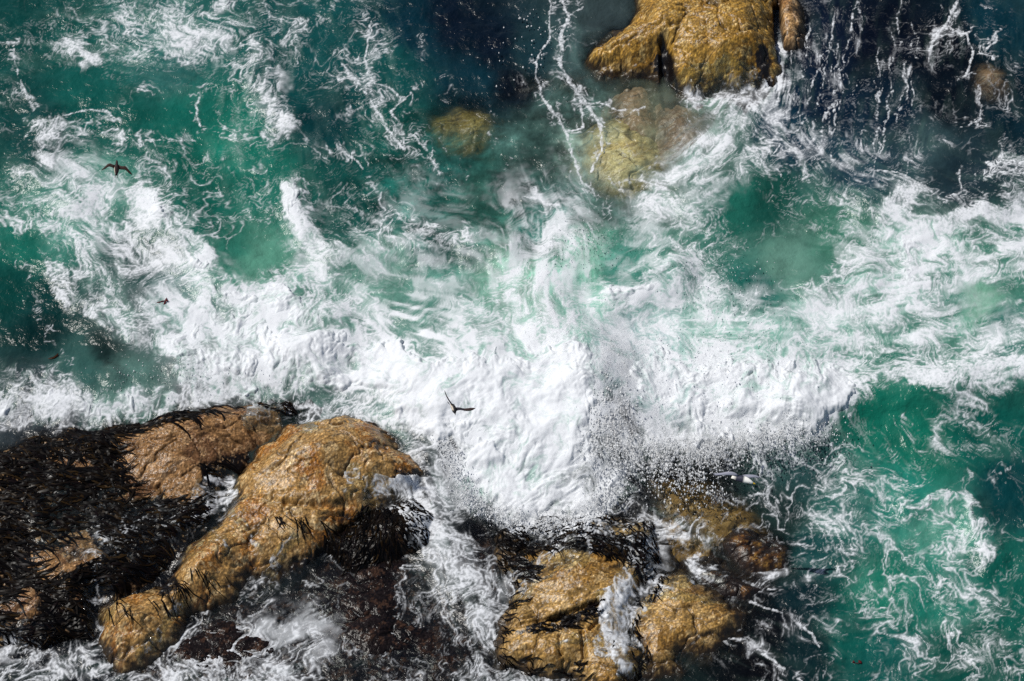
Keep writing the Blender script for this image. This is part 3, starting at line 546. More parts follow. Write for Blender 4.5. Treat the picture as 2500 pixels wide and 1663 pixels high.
def water_material():
    m, n, o = mat('sea_water')
    L = n.links.new
    bd = attr(n, 'body'); fo = attr(n, 'foam')
    b1 = noisebump(n, 2.4, .09, 1.0, 6); b2 = noisebump(n, 9.0, .014, 1.0, 3, b1)
    dif = node(n, 'ShaderNodeBsdfDiffuse'); L(bd.outputs['Color'], dif.inputs['Color']); L(b2.outputs[0], dif.inputs['Normal'])
    tr = node(n, 'ShaderNodeBsdfTransparent'); tr.inputs[0].default_value = (.93, .97, .95, 1)
    m1 = node(n, 'ShaderNodeMixShader'); L(bd.outputs['Alpha'], m1.inputs[0]); L(tr.outputs[0], m1.inputs[1]); L(dif.outputs[0], m1.inputs[2])
    fr = node(n, 'ShaderNodeFresnel'); fr.inputs['IOR'].default_value = 1.33; L(b2.outputs[0], fr.inputs['Normal'])
    gl = node(n, 'ShaderNodeBsdfGlossy'); gl.inputs['Roughness'].default_value = .22; L(b2.outputs[0], gl.inputs['Normal'])
    ge = node(n, 'ShaderNodeNewGeometry'); mu = node(n, 'ShaderNodeMath', operation='MULTIPLY_ADD'); mu.inputs[1].default_value = -1.0; mu.inputs[2].default_value = 1.0; L(ge.outputs['Backfacing'], mu.inputs[0])
    mv = node(n, 'ShaderNodeMath', operation='MULTIPLY'); L(mu.outputs[0], mv.inputs[0]); L(fr.outputs[0], mv.inputs[1])   # the reflecting side of the surface is the air side
    m2 = node(n, 'ShaderNodeMixShader'); L(mv.outputs[0], m2.inputs[0]); L(m1.outputs[0], m2.inputs[1]); L(gl.outputs[0], m2.inputs[2])
    b3 = noisebump(n, 11.0, .006, .7, 5)
    fd = node(n, 'ShaderNodeBsdfDiffuse'); fd.inputs['Color'].default_value = (.80, .825, .86, 1); L(b3.outputs[0], fd.inputs['Normal'])
    ft = node(n, 'ShaderNodeBsdfTranslucent'); ft.inputs['Color'].default_value = (.7, .78, .78, 1)
    fm = node(n, 'ShaderNodeMixShader'); fm.inputs[0].default_value = .16; L(fd.outputs[0], fm.inputs[1]); L(ft.outputs[0], fm.inputs[2])
    m3 = node(n, 'ShaderNodeMixShader'); L(fo.outputs['Fac'], m3.inputs[0]); L(m2.outputs[0], m3.inputs[1]); L(fm.outputs[0], m3.inputs[2])
    L(m3.outputs[0], o.inputs[0]); return m
def tint_material(name, rough=.3, bump=((40, .012),), coat=0.0, spec=.5):
    m, n, o = mat(name); p = node(n, 'ShaderNodeBsdfPrincipled'); L = n.links.new
    a = attr(n, 'tint'); L(a.outputs['Color'], p.inputs['Base Color']); p.inputs['Roughness'].default_value = rough
    p.inputs['Specular IOR Level'].default_value = spec; p.inputs['Coat Weight'].default_value = coat; p.inputs['Coat Roughness'].default_value = .12
    b = None
    for s, d in bump: b = noisebump(n, s, d, 1.0, 4, b)
    if b: L(b.outputs[0], p.inputs['Normal']); L(b.outputs[0], p.inputs['Coat Normal'])
    L(p.outputs[0], o.inputs[0]); return m
def plain(name, col, rough=.5, spec=.5):
    m, n, o = mat(name); p = node(n, 'ShaderNodeBsdfPrincipled'); p.inputs['Base Color'].default_value = (*col, 1); p.inputs['Roughness'].default_value = rough
    p.inputs['Specular IOR Level'].default_value = spec; n.links.new(p.outputs[0], o.inputs[0]); return m
M_SEA = water_material()
M_ROCK = tint_material('wet_rock', .36, ((26, .010),), 0, .40)
M_DARK = tint_material('dark_wet_rock', .22, ((20, .012),), 0, .14)
M_WEED = tint_material('wet_weed', .34, (), 0, .07)
M_BED = plain('sea_bed', (.012, .013, .012), .9)
def spray_material():
    m, n, o = mat('spray'); d = node(n, 'ShaderNodeBsdfDiffuse'); d.inputs[0].default_value = (.93, .94, .95, 1); t = node(n, 'ShaderNodeBsdfTranslucent'); t.inputs[0].default_value = (.93, .94, .95, 1)
    x = node(n, 'ShaderNodeMixShader'); x.inputs[0].default_value = .45; n.links.new(d.outputs[0], x.inputs[1]); n.links.new(t.outputs[0], x.inputs[2]); n.links.new(x.outputs[0], o.inputs[0]); return m
M_SPRAY = spray_material()
M_BIRD = tint_material('feathers', .6, ((60, .004),), 0, .3)

# ------------------------------------------------------------------ mesh helpers
def raw_mesh(name, co, quads, attrs=(), material=None, smooth=True, parent=None):
    me = bpy.data.meshes.new(name); nv, nf = len(co), len(quads); k = quads.shape[1]
    me.vertices.add(nv); me.vertices.foreach_set('co', np.ascontiguousarray(co, f32).ravel())
    me.loops.add(nf * k); me.loops.foreach_set('vertex_index', np.ascontiguousarray(quads, np.int32).ravel())
    me.polygons.add(nf); me.polygons.foreach_set('loop_start', np.arange(0, nf * k, k, dtype=np.int32))
    me.polygons.foreach_set('use_smooth', np.full(nf, smooth))
    me.update(calc_edges=True)
    for an, arr in attrs:
        if arr.ndim == 1:
            a = me.attributes.new(an, 'FLOAT', 'POINT'); a.data.foreach_set('value', np.ascontiguousarray(arr, f32))
        else:
            a = me.attributes.new(an, 'FLOAT_COLOR', 'POINT')
            if arr.shape[1] == 3: arr = np.concatenate([arr, np.ones((len(arr), 1))], 1)
            a.data.foreach_set('color', np.ascontiguousarray(arr, f32).ravel())
    o = bpy.data.objects.new(name, me); COL.objects.link(o)
    if material: me.materials.append(material)
    if parent: o.parent = parent
    return o
def grid_obj(name, xs, ys, zs, attrs, material, cells=None):
    ny, nx = xs.shape; idx = np.arange(ny * nx).reshape(ny, nx)
    q = np.stack([idx[:-1, :-1], idx[:-1, 1:], idx[1:, 1:], idx[1:, :-1]], -1)
    q = q[cells] if cells is not None else q.reshape(-1, 4)
    used = np.unique(q); rm = np.full(ny * nx, -1, np.int64); rm[used] = np.arange(len(used))
    co = np.stack([xs.ravel(), ys.ravel(), zs.ravel()], 1)[used]
    at = [(n, a.reshape(ny * nx, -1)[used] if a.ndim == 3 else a.ravel()[used]) for n, a in attrs]
    return raw_mesh(name, co, rm[q], at, material)
def tag(o, label=None, cat=None, group=None, kind=None):
    for k, v in (('label', label), ('category', cat), ('group', group), ('kind', kind)):
        if v: o[k] = v
    return o

# ------------------------------------------------------------------ the sea: fine sheet with growing cells out to open water
def extend(g, n=84, grow=1.06):
    d = g[1] - g[0]; a = []; s = d; p = g[0]
    for k in range(n): s *= grow; p -= s; a.append(p)
    lo = np.array(a[::-1]); a = []; s = d; p = g[-1]
    for k in range(n): s *= grow; p += s; a.append(p)
    return np.concatenate([[lo[0] - 350, lo[0] - 120, lo[0] - 40, lo[0] - 12], lo, g, a, [a[-1] + 12, a[-1] + 40, a[-1] + 120, a[-1] + 350]])
ex, ey = extend(gx), extend(gy)
def mirror(e, g, d):
    n = len(g); k = np.round((e - g[0]) / d).astype(int); per = 2 * (n - 1)
    k = np.mod(k, per); return np.where(k >= n, per - k, k)
ix, iy = mirror(ex, gx, DX), mirror(ey, gy, DY)
EX, EY = np.meshgrid(ex, ey); I = np.ix_(iy, ix)
out = np.maximum(np.maximum(gx[0] - EX, EX - gx[-1]), np.maximum(gy[0] - EY, EY - gy[-1])); keep = np.exp(-np.clip(out, 0, None) / 3)
inside = out <= 0
ez = np.where(inside, zs[I], zs[I] * keep)
eop = np.where(inside, opac[I], np.maximum(opac[I], 1 - keep))
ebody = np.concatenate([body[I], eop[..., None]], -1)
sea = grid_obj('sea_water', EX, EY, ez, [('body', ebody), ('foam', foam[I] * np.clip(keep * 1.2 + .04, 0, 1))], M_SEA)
tag(sea, kind='structure')
bx, by = np.meshgrid(np.linspace(-400, 400, 81), np.linspace(-400, 400, 81))
tag(grid_obj('seabed', bx, by, np.full(bx.shape, -2.4) + .15 * fbm(bx * .05, by * .05, 3, 3), [], M_BED), kind='structure')

# ------------------------------------------------------------------ churned surf standing above the sea
th = sstep(.80, 1.02, den0 + .10 * (bill - .5) + .06 * fine) * sstep(.2, .5, D0) * (1 - sstep(.4, .6, film))
th = th * (1 - sstep(1270, 1330, PY))
zsurf = zs - .03 + th * (.03 + .07 * puffs + .09 * puffh + .012 * puffy)
cells = (th[:-1, :-1] > .02) | (th[1:, 1:] > .02) | (th[1:, :-1] > .02) | (th[:-1, 1:] > .02)
surf = grid_obj('breaking_surf', X, Y, zsurf, [('body', np.concatenate([body, np.ones_like(th)[..., None]], -1)), ('foam', np.clip(foam * .86 + .26 * th * (.3 + pat) * (1 - .6 * hol), 0, 1))], M_SEA, cells)
tag(surf, 'thick churning white surf breaking over the rocks across the middle of the sea', 'surf', kind='stuff')

# ------------------------------------------------------------------ rock objects
PATCH = np.zeros_like(DEN)                       # bare patches on the weed-hung shelf
for pts, wd in [([(330, 1110), (430, 1085), (560, 1050), (620, 1040)], 104), ([(320, 1150), (460, 1160)], 50), ([(360, 1200), (460, 1200)], 40), ([(110, 1370), (190, 1340)], 70), ([(70, 1470), (40, 1500)], 56), ([(130, 1120), (210, 1130)], 22), ([(190, 1440), (200, 1470)], 30), ([(280, 1210), (330, 1215)], 20)]:
    stroke(PATCH, pts, wd, 1., .7)
WEED_SHADE = np.zeros_like(DEN)                       # weed growing on other rocks; blackens the ochre cleft, paints shadow into the slab crack
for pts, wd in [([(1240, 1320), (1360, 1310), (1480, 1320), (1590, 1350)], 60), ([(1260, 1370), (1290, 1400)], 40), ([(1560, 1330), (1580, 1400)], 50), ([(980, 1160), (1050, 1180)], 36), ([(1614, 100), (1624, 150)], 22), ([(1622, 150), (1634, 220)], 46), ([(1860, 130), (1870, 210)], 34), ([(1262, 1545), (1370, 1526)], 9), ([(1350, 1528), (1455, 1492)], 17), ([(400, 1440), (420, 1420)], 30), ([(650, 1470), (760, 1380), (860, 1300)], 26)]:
    stroke(WEED_SHADE, pts, wd, .8, 1.)
weed_spots = []
for k, r in enumerate(RK):
    sl = r['sl']; xs, ys = X[sl], Y[sl]; s = r['s']; z = r['z'] - CARVE[sl]; sd_ = r['seed']; pal = PAL[r['pal']]
    pxs, pys = project(xs, ys, z); 
    n1 = fbm(xs * .9, ys * .9, 4, sd_ + 20); n2 = fbm(xs * 3.1, ys * 3.1, 4, sd_ + 24, .65); n3 = fbm(xs * 12, ys * 12, 3, sd_ + 28, .7)
    wa = sstep(-.1, .3, n1 + .5 * n2); wb = sstep(.05, .35, n2 + .5 * n3)
    c = pal[0] * (1 - wa[..., None]) + pal[1] * wa[..., None]
    c = c * (1 - wb[..., None]) + pal[2] * wb[..., None]
    ks = .4 if r['pal'] in ('olive', 'sandy', 'greytan', 'murky') else 1.0
    dk = ks * sstep(.12, .36, n3 + .45 * n2 - .12) * .8
    dk = np.maximum(dk, ks * sstep(.16, .08, worley(xs * 5 + n2, ys * 5, sd_ + 31)[0]) * sstep(-.1, .2, n1) * .9)
    c = c * (1 - dk[..., None]) + pal[3] * dk[..., None]
    ks = .35 if r['pal'] in ('olive', 'sandy', 'greytan', 'murky') else 1.0
    c = c * np.exp(ks * (1.3 * n3 + .9 * perlin(xs * 22, ys * 22, sd_) + .5 * n2 - .16))[..., None]
    u_, v_ = xs * .85 + ys * .53, -xs * .53 + ys * .85
    sk = fbm(u_ * .8, v_ * 5.5 + .8 * n1, 4, sd_ + 33, .6)
    c = c * np.exp(1.1 * sk)[..., None]; sw = (sstep(.16, .34, sk + .3 * n2) * .75)[..., None]; c = c * (1 - sw) + pal[3] * sw
    c = c * (1 - .7 * r['crk'][..., None])
    weed = np.zeros(xs.shape, f32)
    if r['pal'] == 'weedy':
        bare = look(PATCH, pxs + 40 * n1 + 26 * n2, pys + 30 * n2); weed = 1 - sstep(.3, .62, bare + .3 * n2)
        weed *= 1 - .8 * sstep(.16, .4, n2 + .5 * n3)
    else:
        weed = sstep(.3, .7, look(WEED_SHADE, pxs + 30 * n2, pys + 30 * n2) + .5 * n2)  # the slab crack's painted shadow shares this mask with the weed
        low = sstep(.40, .05, z + .34 * n2 + .22 * sk) if r['pal'] in ('golden', 'golden2', 'tan', 'ochre', 'orange', 'rust') else 0
        weed = np.maximum(weed, .93 * low)
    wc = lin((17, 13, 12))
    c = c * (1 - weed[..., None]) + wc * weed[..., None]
    r['weed'] = weed
    m_ = s > -.72
    cells = m_[:-1, :-1] & m_[1:, 1:] & m_[1:, :-1] & m_[:-1, 1:]
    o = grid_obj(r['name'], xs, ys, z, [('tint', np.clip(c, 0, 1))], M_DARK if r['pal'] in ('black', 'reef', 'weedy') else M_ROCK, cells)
    tag(o, r['label'], 'rock', 'wet rocks along the shore')

# ------------------------------------------------------------------ seaweed: strands lying along the run of the water
def strands(name, label, pts, length, width, ang0, seed, droop=.25):
    rs = np.random.RandomState(seed); n = len(pts); seg = 6
    x = pts[:, 0].copy(); y = pts[:, 1].copy()
    a = ang0 + rs.normal(0, .24, n); curl = rs.normal(0, .09, n)
    Lh = length * rs.uniform(.5, 1.35, n); Wd = width * rs.uniform(.6, 1.5, n); ph = rs.rand(n) * 6.28
    V = np.zeros((n, seg + 1, 2, 3), f32); 
    for k in range(seg + 1):
        t = k / seg; zb = np.maximum(bil(BED, x, y), -.25) + .012 + .05 * np.sin(t * math.pi) * rs.rand(n) + .01 * rs.rand(n)
        wv = Wd * (.35 + .65 * math.sin(math.pi * min(1, .15 + t * .8))) * (1 - .5 * t ** 4)
        nx_, ny_ = -np.sin(a), np.cos(a); tw = .18 * np.sin(ph + 3 * t)
        for e, sg in ((0, -.5), (1, .5)):
            V[:, k, e, 0] = x + sg * wv * nx_; V[:, k, e, 1] = y + sg * wv * ny_; V[:, k, e, 2] = zb + sg * wv * tw
        a = a + curl + rs.normal(0, .12, n); x = x + np.cos(a) * Lh / seg; y = y + np.sin(a) * Lh / seg
    base = np.arange(n)[:, None] * (seg + 1) * 2 + np.arange(seg)[None, :] * 2
    q = np.stack([base, base + 1, base + 3, base + 2], -1).reshape(-1, 4)
    pal = np.array([lin(c) for c in [(14, 11, 10), (22, 16, 11), (44, 32, 16), (9, 8, 10), (20, 13, 14)]])
    col = pal[rs.choice(5, n, p=[.34, .24, .1, .22, .1])][:, None, :] * rs.uniform(.35, .95, (n, 1, 1)) * np.ones((1, (seg + 1) * 2, 1))
    o = raw_mesh(name, V.reshape(-1, 3), q, [('tint', col.reshape(-1, 3))], M_WEED)
    return tag(o, label, 'seaweed', kind='stuff')
def weed_points(k, n, seed, power=1.0, zmin=-.12):
    r = RK[k]; sl = r['sl']; rs = np.random.RandomState(seed)
    p = np.clip(r['weed'], 0, 1) ** power * (r['s'] > -.1) * (r['z'] > zmin); p = p.ravel() / p.sum()
    i = rs.choice(len(p), n, p=p)
    return np.stack([X[sl].ravel()[i], Y[sl].ravel()[i]], 1) + rs.normal(0, .02, (n, 2))
IW = next(i for i, r in enumerate(ROCKS) if r[2] == 'weedy')
IG2 = next(i for i, r in enumerate(ROCKS) if r[2] == 'golden2'); IG = next(i for i, r in enumerate(ROCKS) if r[2] == 'golden')
P = weed_points(IW, 2900, 1, 2.0); SG = np.full(X.shape, -9, f32); SG[RK[IG]['sl']] = RK[IG]['s']; P = P[bil(SG, P[:, 0] + .45, P[:, 1] - .1) < -.25]; strands('seaweed', 'black wet seaweed matted over the dark rock shelf under the surf', P, .62, .05, -.25 + .9 * fbm(P[:, 0] * .35, P[:, 1] * .35, 2, 77), 2)
P = weed_points(IG2, 900, 3, 1.5); strands('seaweed', 'dark brown seaweed strewn over the top of the broad golden slab', P, .34, .04, -.6 + .8 * np.sin(P[:, 0] * 1.3), 4)
rs = np.random.RandomState(9)
def pts_at(specs, seed):
    rs = np.random.RandomState(seed); out = []
    for px, py, sx, sy, n in specs:
        for _ in range(n):
            out.append(ground(px + rs.normal(0, sx), py + rs.normal(0, sy), .6))
    return np.array(out)
IB = next(i for i, r in enumerate(ROCKS) if r[2] == 'black')
P = weed_points(IB, 420, 13, 0); strands('seaweed', 'black weed hanging over the mound where white water pours off', P, .35, .04, -1.2 + .8 * np.sin(P[:, 0] * 2), 14)
P = pts_at([(500, 1400, 20, 6, 9), (430, 1420, 16, 10, 16), (400, 1450, 14, 12, 12), (700, 1268, 40, 4, 14), (780, 1272, 40, 3, 10), (290, 1480, 16, 12, 10)], 5)
strands('seaweed', 'thin black seaweed strands draped over the golden rock ridge', P, .55, .026, -1.1, 6)

# ------------------------------------------------------------------ torn kelp adrift on the water
def kelp_piece(label, px, py, parts, col):
    gx_, gy_ = ground(px, py, .1); z0 = float(bil(zs, np.array([gx_]), np.array([gy_]))[0]) + .02
    V = []; F = []; T = []
    for pts, wd in parts:
        pts = np.array(pts, float); d = np.gradient(pts, axis=0); d /= np.linalg.norm(d, axis=1)[:, None] + 1e-9
        b = len(V); n = len(pts)
        for k, (p, t) in enumerate(zip(pts, d)):
            wk = wd * (1 - .8 * abs(2 * k / (n - 1) - 1) ** 3) / 2
            for a in range(6):
                ca, sa = math.cos(a * math.pi / 3), math.sin(a * math.pi / 3)
                V.append((gx_ + (p[0] - px) * MPP + -(-t[1]) * wk * ca, gy_ - (p[1] - py) * MPP / ct + t[0] * wk * ca, z0 + .35 * wk * sa + .015 * math.sin(k)))
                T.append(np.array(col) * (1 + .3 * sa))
        for k in range(n - 1):
            for a in range(6): F.append((b + k * 6 + a, b + k * 6 + (a + 1) % 6, b + k * 6 + 6 + (a + 1) % 6, b + k * 6 + 6 + a))
    o = raw_mesh('kelp_frond', np.array(V), np.array(F), [('tint', np.array(T))], M_WEED)
    tag(o, label, 'kelp', 'torn kelp adrift on the water')
red = lin((70, 24, 26)); brn = lin((44, 28, 18))
kelp_piece('reddish torn kelp with a long thin stalk, adrift in the white foam', 400, 735, [([(368, 745), (380, 741), (390, 738), (397, 735), (406, 732)], .04), ([(406, 726), (405, 732), (408, 735), (412, 734)], .06), ([(400, 744), (403, 739), (406, 733)], .06)], red)
kelp_piece('curved brown kelp blade adrift on dark green water above the surf line', 133, 872, [([(118, 876), (126, 876), (133, 874), (139, 868), (141, 862)], .08)], brn)
kelp_piece('two small red kelp scraps joined by a thread, on open green water', 2093, 1610, [([(2083, 1611), (2086, 1609), (2088, 1611)], .07), ([(2088, 1611), (2094, 1613), (2098, 1613)], .02), ([(2098, 1606), (2100, 1610), (2103, 1613)], .1)], red)

# ------------------------------------------------------------------ spray
def spray():
    rs = np.random.RandomState(12); px = []; py = []; hz = []; sz = []
    def cloud_(pts, sx, sy, n, hmax, s0, s1):
        p = np.array(pts, float); k = rs.randint(0, len(p) - 1, n) if len(p) > 1 else np.zeros(n, int); t = rs.rand(n)[:, None]
        q = p[k] * (1 - t) + p[np.minimum(k + 1, len(p) - 1)] * t
        px.append(q[:, 0] + rs.normal(0, sx, n)); py.append(q[:, 1] + rs.normal(0, sy, n)); hz.append(.15 + hmax * rs.rand(n) ** 1.6)
        sz.append(np.exp(rs.uniform(math.log(s0), math.log(s1), n)))
    cloud_([(1500, 1080), (1560, 1130), (1640, 1140), (1720, 1130)], 45, 30, 4200, 1.3, .006, .026)
    cloud_([(1450, 1140), (1490, 1060), (1505, 980)], 30, 36, 1900, 1.2, .006, .026)
    cloud_([(1530, 1110), (1700, 1100), (1850, 1075), (1980, 1045)], 50, 18, 7000, 1.0, .006, .022)
    cloud_([(1120, 1200), (1200, 1255), (1320, 1280), (1450, 1250), (1500, 1190)], 18, 12, 3600, .8, .006, .024)
    cloud_([(1080, 1070), (1100, 1130), (1140, 1200)], 12, 16, 1300, .8, .006, .02)
    cloud_([(1600, 860), (1800, 900)], 120, 60, 2000, 1.2, .004, .014)
    cloud_([(1330, 620), (1420, 560), (1480, 600)], 40, 30, 900, 1.0, .004, .013)
    cloud_([(1700, 640), (1800, 720)], 60, 50, 900, .8, .004, .013)
    cloud_([(1640, 1180), (1760, 1170)], 60, 30, 900, 1.0, .007, .026)
    cloud_([(1480, 1130), (1540, 1060), (1700, 1080), (1900, 1040)], 60, 40, 130000, 1.4, .002, .0048)
    cloud_([(1480, 1000), (1540, 900), (1500, 820)], 50, 60, 90000, .9, .002, .0042)
    cloud_([(1110, 1180), (1200, 1240), (1330, 1265), (1470, 1220)], 22, 18, 40000, .9, .002, .005)
    cloud_([(1280, 680), (1340, 760), (1400, 860)], 50, 40, 12000, 1.8, .003, .006)
    cloud_([(1650, 900), (1900, 920)], 120, 60, 12000, 1.2, .003, .006)
    cloud_([(300, 920), (560, 900)], 60, 20, 500, .5, .005, .014)
    cloud_([(1250, 100), (1330, 120)], 50, 60, 160, .02, .012, .024)
    px, py, hz, sz = map(np.concatenate, (px, py, hz, sz))
    cl_ = fbm(px / 26, py / 26 - hz * 2, 3, 151) + .6 * fbm(px / 8, py / 8, 2, 155); ok = (cl_ + rs.normal(0, .12, len(px)) > .02) & (np.hypot(px - 1830, (py - 1175) * 1.6) > 40 + 40 * rs.rand(len(px)))
    px, py, hz, sz = px[ok], py[ok], hz[ok], sz[ok]
    gx_, gy_ = ground(px, py, hz); base = np.maximum(bil(zs, gx_, gy_), bil(BED, gx_, gy_)); z = np.maximum(hz, base + .02)
    n = len(z); oc = np.array([(1, 0, 0), (-1, 0, 0), (0, 1, 0), (0, -1, 0), (0, 0, 1), (0, 0, -1)], f32)
    st_ = np.ones((n, 1, 3), f32); st_[:, 0, :] = rs.uniform(.7, 1.5, (n, 3)); big = sz > .007; st_[big, 0, 1] *= rs.uniform(1, 2.6, big.sum()); st_[big, 0, 2] *= rs.uniform(1, 1.8, big.sum())
    V = np.stack([gx_, gy_, z], 1)[:, None, :] + oc[None] * sz[:, None, None] * st_
    F = np.array([(0, 2, 4), (2, 1, 4), (1, 3, 4), (3, 0, 4), (2, 0, 5), (1, 2, 5), (3, 1, 5), (0, 3, 5)])
    q = (np.arange(n)[:, None, None] * 6 + F[None]).reshape(-1, 3)
    o = raw_mesh('sea_spray', V.reshape(-1, 3), q, [], M_SPRAY)
    tag(o, 'white spray droplets flung up where the surf bursts against the rocks', 'spray', kind='stuff')
spray()

# ------------------------------------------------------------------ birds (built in the plane square to the line of sight, then set in the air)
def make_bird(label, cat, centre, depth_off, k, cc, body, wings, colour, extras, group=None):
    """centre: photo pixel; k: photo pixels per drawing unit; cc: drawing unit of centre; body: (x, y, halfwidth, depth[, lift]) spine from head to tail;
       wings: lists of (leading point, trailing point, lift) from root to tip; colour(kind, t, up) -> sRGB"""
    gx_, gy_ = ground(centre[0], centre[1], 0.0)
    P0 = np.array([gx_, gy_, 0.0]); d = P0 - CAMP; P0 = CAMP + d * (1 - depth_off / np.linalg.norm(d))
    mp = np.linalg.norm(P0 - CAMP) / KPX * k            # metres per drawing unit
    rx = np.array([1.0, 0, 0]); up = np.array([0, ct, st]); to = np.array([0, -st, ct])
    def W(x, y, z): return rx * (x - cc[0]) * mp - up * (y - cc[1]) * mp + to * z * mp
    V = []; F = []; T = []
    NS = 12; n = len(body); sp = np.array([b[:2] for b in body], float); tn = np.gradient(sp, axis=0); tn /= np.linalg.norm(tn, axis=1)[:, None]
    ring = []
    for i, b in enumerate(body):
        lift = b[4] if len(b) > 4 else 0; nx_, ny_ = -tn[i, 1], tn[i, 0]; row = []
        for a in range(NS):
            th_ = 2 * math.pi * a / NS; ca, sa = math.cos(th_), math.sin(th_)
            row.append(len(V)); V.append(W(b[0] + nx_ * b[2] * ca, b[1] + ny_ * b[2] * ca, lift + b[3] * sa)); T.append(colour('body', i / (n - 1), sa, ca))
        ring.append(row)
    skip = set()
    rootinfo = []
    for wg in wings:
        side, i0 = wg['side'], wg['ring']                 # side +1: the +normal side
        cols = (11, 0) if side > 0 else (5, 6)            # one column of quads below the side line
        skip |= {(i, cols[0]) for i in range(i0, i0 + 3)}
        rootinfo.append((wg, cols))
    for i in range(n - 1):
        for a in range(NS):
            if (i, a) in skip: continue
            b = (a + 1) % NS; F.append((ring[i][a], ring[i][b], ring[i + 1][b], ring[i + 1][a]))
    for row, rev in ((ring[0], False), (ring[-1], True)):
        c = len(V); V.append(sum(V[j] for j in row) / NS); T.append(T[row[0]])
        for a in range(NS):
            b = (a + 1) % NS; F.append((row[a], c, c, row[b]) if False else (row[a], row[b], c, c))
    for wg, (a, b) in rootinfo:
        i0 = wg['ring']
        hi, lo = (b, a) if wg['side'] > 0 else (a, b)
        loop = [ring[i0 + j][hi] for j in range(4)] + [ring[i0 + 3 - j][lo] for j in range(4)]
        stn = wg['st']
        for q, (ld_, tr_, lift) in enumerate(stn):
            t = (q + 1) / len(stn); th_ = wg.get('thick', 9) * (1 - .75 * t); new = []
            for j in range(8):
                u = (j if j < 4 else 7 - j) / 3.0; top = j < 4
                x = ld_[0] + (tr_[0] - ld_[0]) * u; y = ld_[1] + (tr_[1] - ld_[1]) * u
                zz = lift + (1 if top else -1) * th_ * (1 - u * .85) + (wg.get('camber', 0) * math.sin(math.pi * u))
                new.append(len(V)); V.append(W(x, y, zz)); T.append(colour('wing', t, u, 1 if top else -1))
            for j in range(8):
                m_ = (j + 1) % 8; F.append((loop[j], loop[m_], new[m_], new[j]))
            loop = new
        F.append(tuple(loop[:4])); F.append(tuple(loop[4:]))
    me = bpy.data.meshes.new('bird_body'); me.from_pydata([tuple(v) for v in V], [], [tuple(dict.fromkeys(f)) for f in F]); me.update()
    at = me.attributes.new('tint', 'FLOAT_COLOR', 'POINT'); at.data.foreach_set('color', np.concatenate([np.array([lin(c) for c in T]), np.ones((len(T), 1))], 1).astype(f32).ravel())
    for p in me.polygons: p.use_smooth = True
    me.materials.append(M_BIRD)
    import bmesh
    bm = bmesh.new(); bm.from_mesh(me); bmesh.ops.recalc_face_normals(bm, faces=bm.faces); bm.to_mesh(me); bm.free()
    o = bpy.data.objects.new(cat, me); COL.objects.link(o); o.location = P0
    tag(o, label, cat, group)
    for nm, pts, col, lab in extras:                     # small parts: tapered tubes
        V2 = []; F2 = []
        for i, (x, y, z, r) in enumerate(pts):
            for a in range(8):
                ca, sa = math.cos(a * math.pi / 4), math.sin(a * math.pi / 4)
                dx_, dy_ = (pts[min(i + 1, len(pts) - 1)][0] - pts[max(i - 1, 0)][0]), (pts[min(i + 1, len(pts) - 1)][1] - pts[max(i - 1, 0)][1]); l = math.hypot(dx_, dy_) + 1e-6
                V2.append(tuple(W(x - dy_ / l * r * ca, y + dx_ / l * r * ca, z + r * .7 * sa)))
        for i in range(len(pts) - 1):
            for a in range(8): F2.append((i * 8 + a, i * 8 + (a + 1) % 8, i * 8 + 8 + (a + 1) % 8, i * 8 + 8 + a))
        F2.append(tuple(range(8))); F2.append(tuple(range((len(pts) - 1) * 8, len(pts) * 8)))
        m2 = bpy.data.meshes.new(nm); m2.from_pydata(V2, [], F2); m2.update()
        for p in m2.polygons: p.use_smooth = True
        m2.materials.append(plain(nm, lin(col), .5)); c = bpy.data.objects.new(nm, m2); COL.objects.link(c); c.parent = o
        if lab: c['label'] = lab
    return o

def dark_col(kind, t, u, s):
    if kind == 'body':
        if s > .8 and .5 < t < .9: return (225, 215, 195)        # white flank
        return (46, 32, 32) if u > -.2 else (34, 24, 26)
    return (52, 34, 28) if s > 0 else (40, 28, 26)
# first dark bird, seen from above, flying away from the shore
make_bird('dark brown seabird gliding over green water, wings drooped, both feet trailing', 'seabird', (285, 412), 14.0, .0638, (1040, 830),
    [(1043, 505, 12, 12, 30), (1045, 540, 36, 36, 30), (1047, 590, 46, 44, 28), (1045, 640, 46, 48, 24), (1040, 690, 72, 62, 14), (1038, 750, 92, 74, 6), (1036, 810, 98, 80, 0), (1034, 880, 94, 78, 0), (1032, 950, 80, 62, 2), (1026, 1010, 60, 44, 4), (1020, 1060, 44, 22, 4), (1016, 1090, 30, 8, 4)],
    [dict(side=-1, ring=4, st=[((1110, 680), (1125, 850), 6), ((1200, 730), (1200, 862), 14), ((1290, 733), (1290, 868), 20), ((1360, 730), (1350, 872), 20), ((1410, 765), (1405, 905), 12), ((1500, 880), (1480, 985), -10), ((1570, 960), (1550, 1035), -26), ((1605, 1010), (1600, 1062), -36), ((1622, 1055), (1618, 1068), -42)], thick=11),
     dict(side=1, ring=4, st=[((960, 690), (945, 835), 6), ((890, 668), (890, 790), 14), ((820, 636), (820, 765), 20), ((760, 630), (755, 752), 22), ((700, 650), (695, 775), 16), ((610, 732), (620, 828), -6), ((530, 810), (545, 862), -24), ((470, 860), (480, 888), -36), ((444, 884), (450, 894), -42)], thick=11)],
    dark_col, [('foot', [(985, 1040, -30, 14), (975, 1100, -36, 9), (968, 1150, -40, 16), (966, 1172, -42, 5)], (60, 40, 40), None), ('foot', [(1060, 1040, -30, 14), (1055, 1110, -36, 9), (1050, 1160, -40, 16), (1050, 1182, -42, 5)], (40, 28, 28), None)], 'seabirds flying over the surf')
